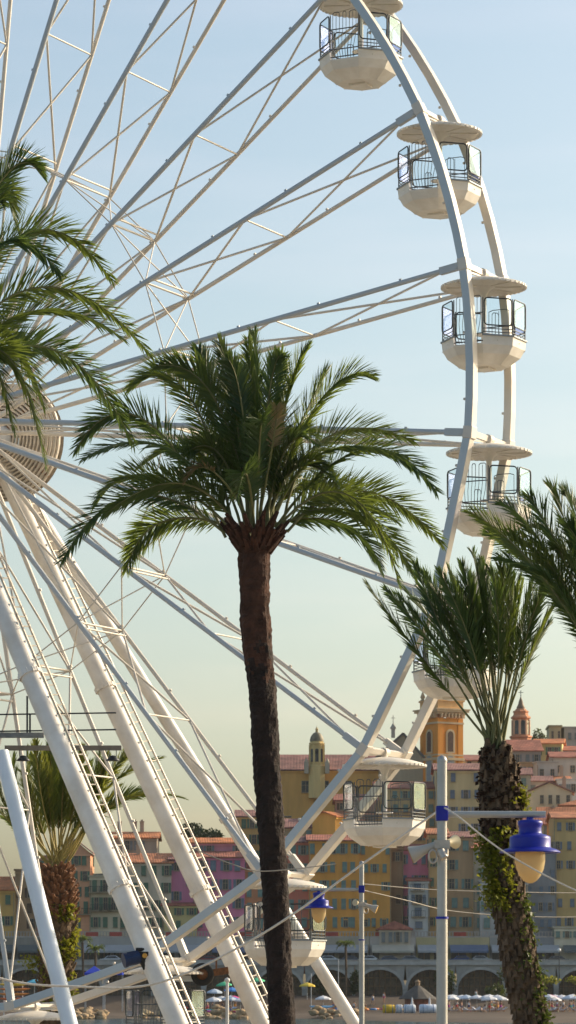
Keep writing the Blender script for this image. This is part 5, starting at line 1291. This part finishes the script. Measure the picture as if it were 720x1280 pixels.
for i, (px, nm, c) in enumerate(((214, 'white', (.7, .7, .7)), (228, 'pink', (.7, .12, .3)), (246, 'red', (.6, .06, .05)), (256, 'turquoise', (.1, .45, .5)), (272, 'magenta', (.55, .08, .4)), (282, 'pale blue', (.35, .5, .7)), (294, 'lemon', (.75, .65, .15)), (305, 'crimson', (.5, .04, .12)), (402, 'sky blue', (.2, .45, .7)), (418, 'coral', (.75, .25, .18)))):
    Yp = 514 + (i * 7) % 22; x = P(px, 0, Yp).x; t = copy_tree(kys[0]); t.location = (x, Yp, beach_z(x, Yp) + .25 + .3 * (i % 3)); t.rotation_euler = (0, 0, rg.uniform(-.5, .5)); t.scale = (.8, .9, 1.1)
    t['label'] = nm + ' kayak lying on the sand behind the boulders'; t['group'] = 'kayaks lying on the sand'
    for chd in t.children:
        if chd.name.startswith('hull'): chd.data = chd.data.copy(); chd.data.materials.clear(); chd.data.materials.append(mat('kayak_' + nm.replace(' ', '_'), c, .4, 0, 2, .1))
for px, lb_ in ((118, 'bright blue beach tent left of the drive motor'), (142, 'second bright blue beach tent nearest the drive motor')):
    c = P(px, 1216, 540)
    t = thing('beach_tent', (c.x, c.y, beach_z(c.x, c.y)), lb_, 'tent', 'blue beach tents'); hz = c.z - t.location.z
    b = MB(); w2 = 1.5; b.add([(-w2, -w2, hz), (w2, -w2, hz), (w2, w2, hz), (-w2, w2, hz), (0, 0, hz + 1.1), (-w2, -w2, hz - .35), (w2, -w2, hz - .35), (w2, w2, hz - .35), (-w2, w2, hz - .35)], [(0, 1, 4), (1, 2, 4), (2, 3, 4), (3, 0, 4), (0, 5, 6, 1), (1, 6, 7, 2), (2, 7, 8, 3), (3, 8, 5, 0)]); b.build('canopy', mat('tent_blue', (.03, .07, .55), .7, 0, 1, .1), t)
    for sx in (-1, 1):
        for sy in (-1, 1): b = MB(); b.bar((sx * 1.42, sy * 1.42, -.1), (sx * 1.42, sy * 1.42, hz), .07); b.build('leg', WHITE, t)
# slim white masts and a globe lamp on the quay
for px, y0_, Yp, lb_ in ((423, 1200, 548, 'slim white mast right of the splayed wheel leg'), (389, 1218, 546, 'short white mast left of the half hidden gondola base'), (284, 1228, 110, 'short white stake left of the tall palm trunk')):
    c = P(px, y0_, Yp); zg = beach_z(c.x, Yp) if Yp > 300 else .5
    t = thing('mast', (c.x, c.y, zg), lb_, 'mast', 'slim white masts')
    b = MB(); hh = c.z - zg; b.tube([(0, 0, 0), (0, 0, hh)], [.07, .05], 8); b.lathe([(.05, hh), (.1, hh + .04), (.08, hh + .12), (0, hh + .16)], 8); b.build('pole', WHITE, t)
gl = thing('globe_lamp', (P(699, 0, 562).x, 562, 3.2), 'thin lamp post with a round white globe on the quay at right', 'street lamp')
b = MB(); hh = P(0, 1190, 562).z - 3.2; b.tube([(0, 0, 0), (0, 0, hh)], [.09, .06], 8); b.build('pole', DARKM, gl)
b = MB(); b.lathe([(.01, hh), (.22, hh + .08), (.32, hh + .32), (.22, hh + .56), (0, hh + .64)], 14); b.build('globe', mat('globe_white', (.85, .85, .83), .3, 0, 2, .02), gl)

# ------------------------------------------------------------------ people
def person_mesh(pose):
    J = {}
    if pose == 'stand':
        pts = dict(pel=(0, 0, .95), che=(0, 0, 1.25), nec=(0, 0, 1.47), hea=(0, -.02, 1.6), hd2=(0, -.02, 1.7), hl=(.1, 0, .9), kl=(.12, -.02, .5), al=(.12, .02, .09), tl=(.13, -.14, .03), hr=(-.1, 0, .9), kr=(-.12, .03, .5), ar=(-.13, .08, .09), tr=(-.14, -.07, .03),
                   sl=(.19, 0, 1.4), el=(.27, .03, 1.13), wl=(.28, -.06, .88), fl=(.28, -.1, .78), sr=(-.19, 0, 1.4), er=(-.28, .02, 1.13), wr=(-.25, -.12, .9), fr=(-.23, -.17, .81))
    elif pose == 'sit':
        pts = dict(pel=(0, 0, .14), che=(0, .05, .45), nec=(0, .06, .67), hea=(0, .03, .8), hd2=(0, .02, .9), hl=(.1, -.02, .13), kl=(.14, -.4, .4), al=(.14, -.7, .08), tl=(.14, -.84, .04), hr=(-.1, -.02, .13), kr=(-.14, -.42, .38), ar=(-.12, -.74, .08), tr=(-.12, -.88, .04),
                   sl=(.19, .05, .6), el=(.27, .12, .34), wl=(.28, .18, .1), fl=(.29, .2, .04), sr=(-.19, .05, .6), er=(-.27, -.1, .4), wr=(-.2, -.34, .4), fr=(-.18, -.42, .4))
    else:
        pts = dict(pel=(0, 0, .95), che=(0, -.05, 1.25), nec=(0, -.07, 1.47), hea=(0, -.1, 1.6), hd2=(0, -.1, 1.7), hl=(.1, 0, .9), kl=(.12, -.22, .52), al=(.12, -.18, .1), tl=(.12, -.33, .05), hr=(-.1, 0, .9), kr=(-.12, .1, .5), ar=(-.12, .4, .16), tr=(-.12, .34, .04),
                   sl=(.19, -.05, 1.4), el=(.26, .14, 1.16), wl=(.26, .12, .92), fl=(.26, .08, .83), sr=(-.19, -.05, 1.4), er=(-.26, -.2, 1.17), wr=(-.24, -.4, 1.1), fr=(-.23, -.48, 1.1))
    rad = dict(pel=.14, che=.15, nec=.06, hea=.095, hd2=.085, hl=.095, kl=.06, al=.045, tl=.035, hr=.095, kr=.06, ar=.045, tr=.035, sl=.065, el=.045, wl=.033, fl=.03, sr=.065, er=.045, wr=.033, fr=.03)
    ed = [('pel', 'che'), ('che', 'nec'), ('nec', 'hea'), ('hea', 'hd2')]
    for s_ in 'lr': ed += [('pel', 'h' + s_), ('h' + s_, 'k' + s_), ('k' + s_, 'a' + s_), ('a' + s_, 't' + s_), ('che', 's' + s_), ('s' + s_, 'e' + s_), ('e' + s_, 'w' + s_), ('w' + s_, 'f' + s_)]
    names = list(pts); me = bpy.data.meshes.new('person'); me.from_pydata([pts[k] for k in names], [(names.index(a), names.index(c)) for a, c in ed], [])
    o = bpy.data.objects.new('tmp', me); COL.objects.link(o)
    md = o.modifiers.new('s', 'SKIN'); md.use_smooth_shade = True
    for i, k in enumerate(names):
        me.skin_vertices[0].data[i].radius = (rad[k], rad[k] * (.72 if k in ('pel', 'che') else 1)); me.skin_vertices[0].data[i].use_root = (k == 'pel')
    o.modifiers.new('d', 'SUBSURF').levels = 1
    dg = bpy.context.evaluated_depsgraph_get(); out = bpy.data.meshes.new_from_object(o.evaluated_get(dg)); bpy.data.objects.remove(o)
    return out, pts
poses = {k: person_mesh(k) for k in ('stand', 'sit', 'walk')}
SKIN = [mat('skin_a', (.42, .22, .14), .6, 0, 3, .1), mat('skin_b', (.3, .15, .09), .6, 0, 3, .1), mat('skin_c', (.5, .3, .2), .6, 0, 3, .1)]
def person(px, Yp, pose, wear, wname, lb_, sk_=0, top=False, zoff=0):
    me, pts = poses[pose]; x = P(px, 0, Yp).x
    t = thing('person', (x, Yp, beach_z(x, Yp) + zoff), lb_, 'person', 'people on the beach', rg.uniform(-1.2, 1.2))
    m2 = me.copy(); m2.materials.clear(); m2.materials.append(SKIN[sk_ % 3]); place(m2, 'body', t, (0, 0, 0))
    pv = Vector(pts['pel']); b = MB(); wm = mat('wear_' + wname, wear, .8, 0, 4, .1)
    if pose == 'sit': b.tube([(0, .02, .04), (0, .03, .27)], [.19, .185], 14)
    else: b.tube([pv + Vector((0, 0, -.2)), pv + Vector((0, 0, -.05)), pv + Vector((0, 0, .12))], [.19, .195, .165], 14)
    b.build('shorts', wm, t)
    if top:
        cv = Vector(pts['che']); b = MB(); b.tube([cv + Vector((0, 0, -.16)), cv + Vector((0, 0, .0)), cv + Vector((0, 0, .14))], [.165, .19, .18], 14); b.build('top', mat('wear_white', (.7, .7, .7), .8, 0, 4, .1) if wname != 'white' else wm, t)
    hd = Vector(pts['hd2']); b = MB(); b.lathe([(.125, -.06), (.128, .02), (.1, .09), (.05, .125), (0, .13)], 12, 0, hd + Vector((0, .025, 0))); b.build('hair', mat('hair_dark', (.05, .03, .02), .7, 0, 6, .3), t)
    return t
ppl = [(456, 507, 'stand', (.7, .3, .04), 'orange', 'person in orange shorts standing on the sand by the yellow roll', 1, 0), (577, 514, 'stand', (.03, .04, .12), 'navy', 'person in navy shorts standing right of the near lamp pole', 0, 0), (612, 512, 'stand', (.6, .03, .03), 'red', 'person in red shorts standing near the bush', 1, 0),
       (602, 513, 'sit', (.1, .1, .1), 'black', 'person in black swimwear sitting beside the red shorts', 2, 0), (571, 524, 'walk', (.5, .06, .05), 'crimson', 'person in crimson shorts walking behind the lamp pole', 1, 1), (588, 520, 'sit', (.2, .03, .3), 'violet', 'person in violet swimwear sitting under the white parasol', 0, 0),
       (619, 526, 'stand', (.7, .5, .1), 'gold', 'person in gold shorts standing by the ivied trunk foot', 2, 0), (420, 509, 'stand', (.1, .2, .45), 'denim', 'person in denim blue shorts by the boulders left of the far lamp', 1, 0), (432, 512, 'walk', (.55, .25, .1), 'rust', 'person in rust shorts walking by the boulders', 0, 0),
       (690, 520, 'stand', (.65, .1, .1), 'scarlet', 'person in scarlet shorts right of the ivied trunk', 1, 0), (704, 522, 'stand', (.1, .1, .12), 'charcoal', 'person in charcoal shorts under the pale right parasol', 0, 1), (714, 516, 'walk', (.1, .35, .3), 'sea', 'person in sea green shorts walking at the right edge', 2, 0), (697, 514, 'sit', (.6, .5, .3), 'sand', 'person in sand coloured swimwear sitting at right', 1, 0),
       (466, 548, 'walk', (.1, .15, .3), 'indigo', 'person in indigo shorts before the first clear arch', 2, 1), (480, 549, 'stand', (.5, .1, .2), 'rose', 'person in rose shorts before the first clear arch', 0, 1), (560, 548, 'walk', (.7, .7, .7), 'white', 'person in white clothes by the dark shrub', 1, 1), (595, 550, 'stand', (.06, .25, .2), 'pine', 'person in dark green shorts under the wide right arch', 0, 1),
       (403, 512, 'sit', (.5, .4, .05), 'mustard', 'person in mustard swimwear sitting among the boulders', 1, 0), (551, 517, 'sit', (.05, .2, .5), 'azure', 'person in azure swimwear sitting by the near lamp pole', 2, 0), (626, 516, 'walk', (.4, .05, .25), 'plum', 'person in plum shorts in front of the bush', 1, 0)]
for (px, Yp, ps, wc, wn, lb_, sk_, tp_) in ppl: person(px, Yp, ps, wc, wn, lb_, sk_, tp_)
for i in range(44):
    px = rg.choice((rg.uniform(240, 300), rg.uniform(395, 445), rg.uniform(556, 632), rg.uniform(682, 722)))
    me_, wc, wn = rg.choice(ppl)[2:5]
    person(px, rg.uniform(515, 543), me_, wc, wn, 'person in swimwear in the beach crowd among the parasols', i, rg.random() < .3)
extra = [(rg.uniform(238, 300), 1244 + rg.uniform(-4, 6)) for i in range(7)] + [(rg.uniform(556, 630), 1252 + rg.uniform(-3, 4)) for i in range(6)] + [(rg.uniform(684, 722), 1256 + rg.uniform(-4, 4)) for i in range(5)]
for i, (px, py) in enumerate(extra):
    Yp = rg.uniform(522, 545); x = P(px, 0, Yp).x; c = ('white', 'pale', 'white', 'blue', 'pale', 'pink', 'white')[i % 7] if i < 7 else 'white'
    t = copy_tree(par); t.location = (x, Yp, beach_z(x, Yp) - .05 + rg.uniform(-.25, .2)); t.rotation_euler = (rg.uniform(-.08, .08), rg.uniform(-.08, .08), rg.random())
    t['label'] = ('small %s parasol in the row between the ladder legs and the tall palm' % {'white': 'white', 'pale': 'pale blue', 'blue': 'deep blue', 'pink': 'pink'}[c]) if i < 7 else 'white beach parasol crowded among its neighbours'
    if PC[c]:
        for chd in t.children:
            if chd.name.startswith('canopy'): chd.data = chd.data.copy(); chd.data.materials.clear(); chd.data.materials.append(mat('parasol_' + c, PC[c], .8, 0, 1, .08))
# bathing platform toys and towels: small coloured inflatables on the shingle
for i in range(10):
    px = rg.uniform(455, 505); Yp = rg.uniform(538, 547); x = P(px, 0, Yp).x
    t = thing('inflatable_ring', (x, Yp, beach_z(x, Yp) + .15), 'small coloured swim ring lying on the sand before the first clear arch', 'swim ring', 'swim rings on the sand')
    b = MB(); b.tube([(.4 * math.cos(a), .4 * math.sin(a), 0) for a in [k * PI / 8 for k in range(17)]], .16, 8, caps=False); b.build('ring', mat('ring_%d' % (i % 4), [(.7, .08, .2), (.75, .5, .05), (.7, .2, .05), (.1, .3, .6)][i % 4], .4, 0, 2, .05), t)
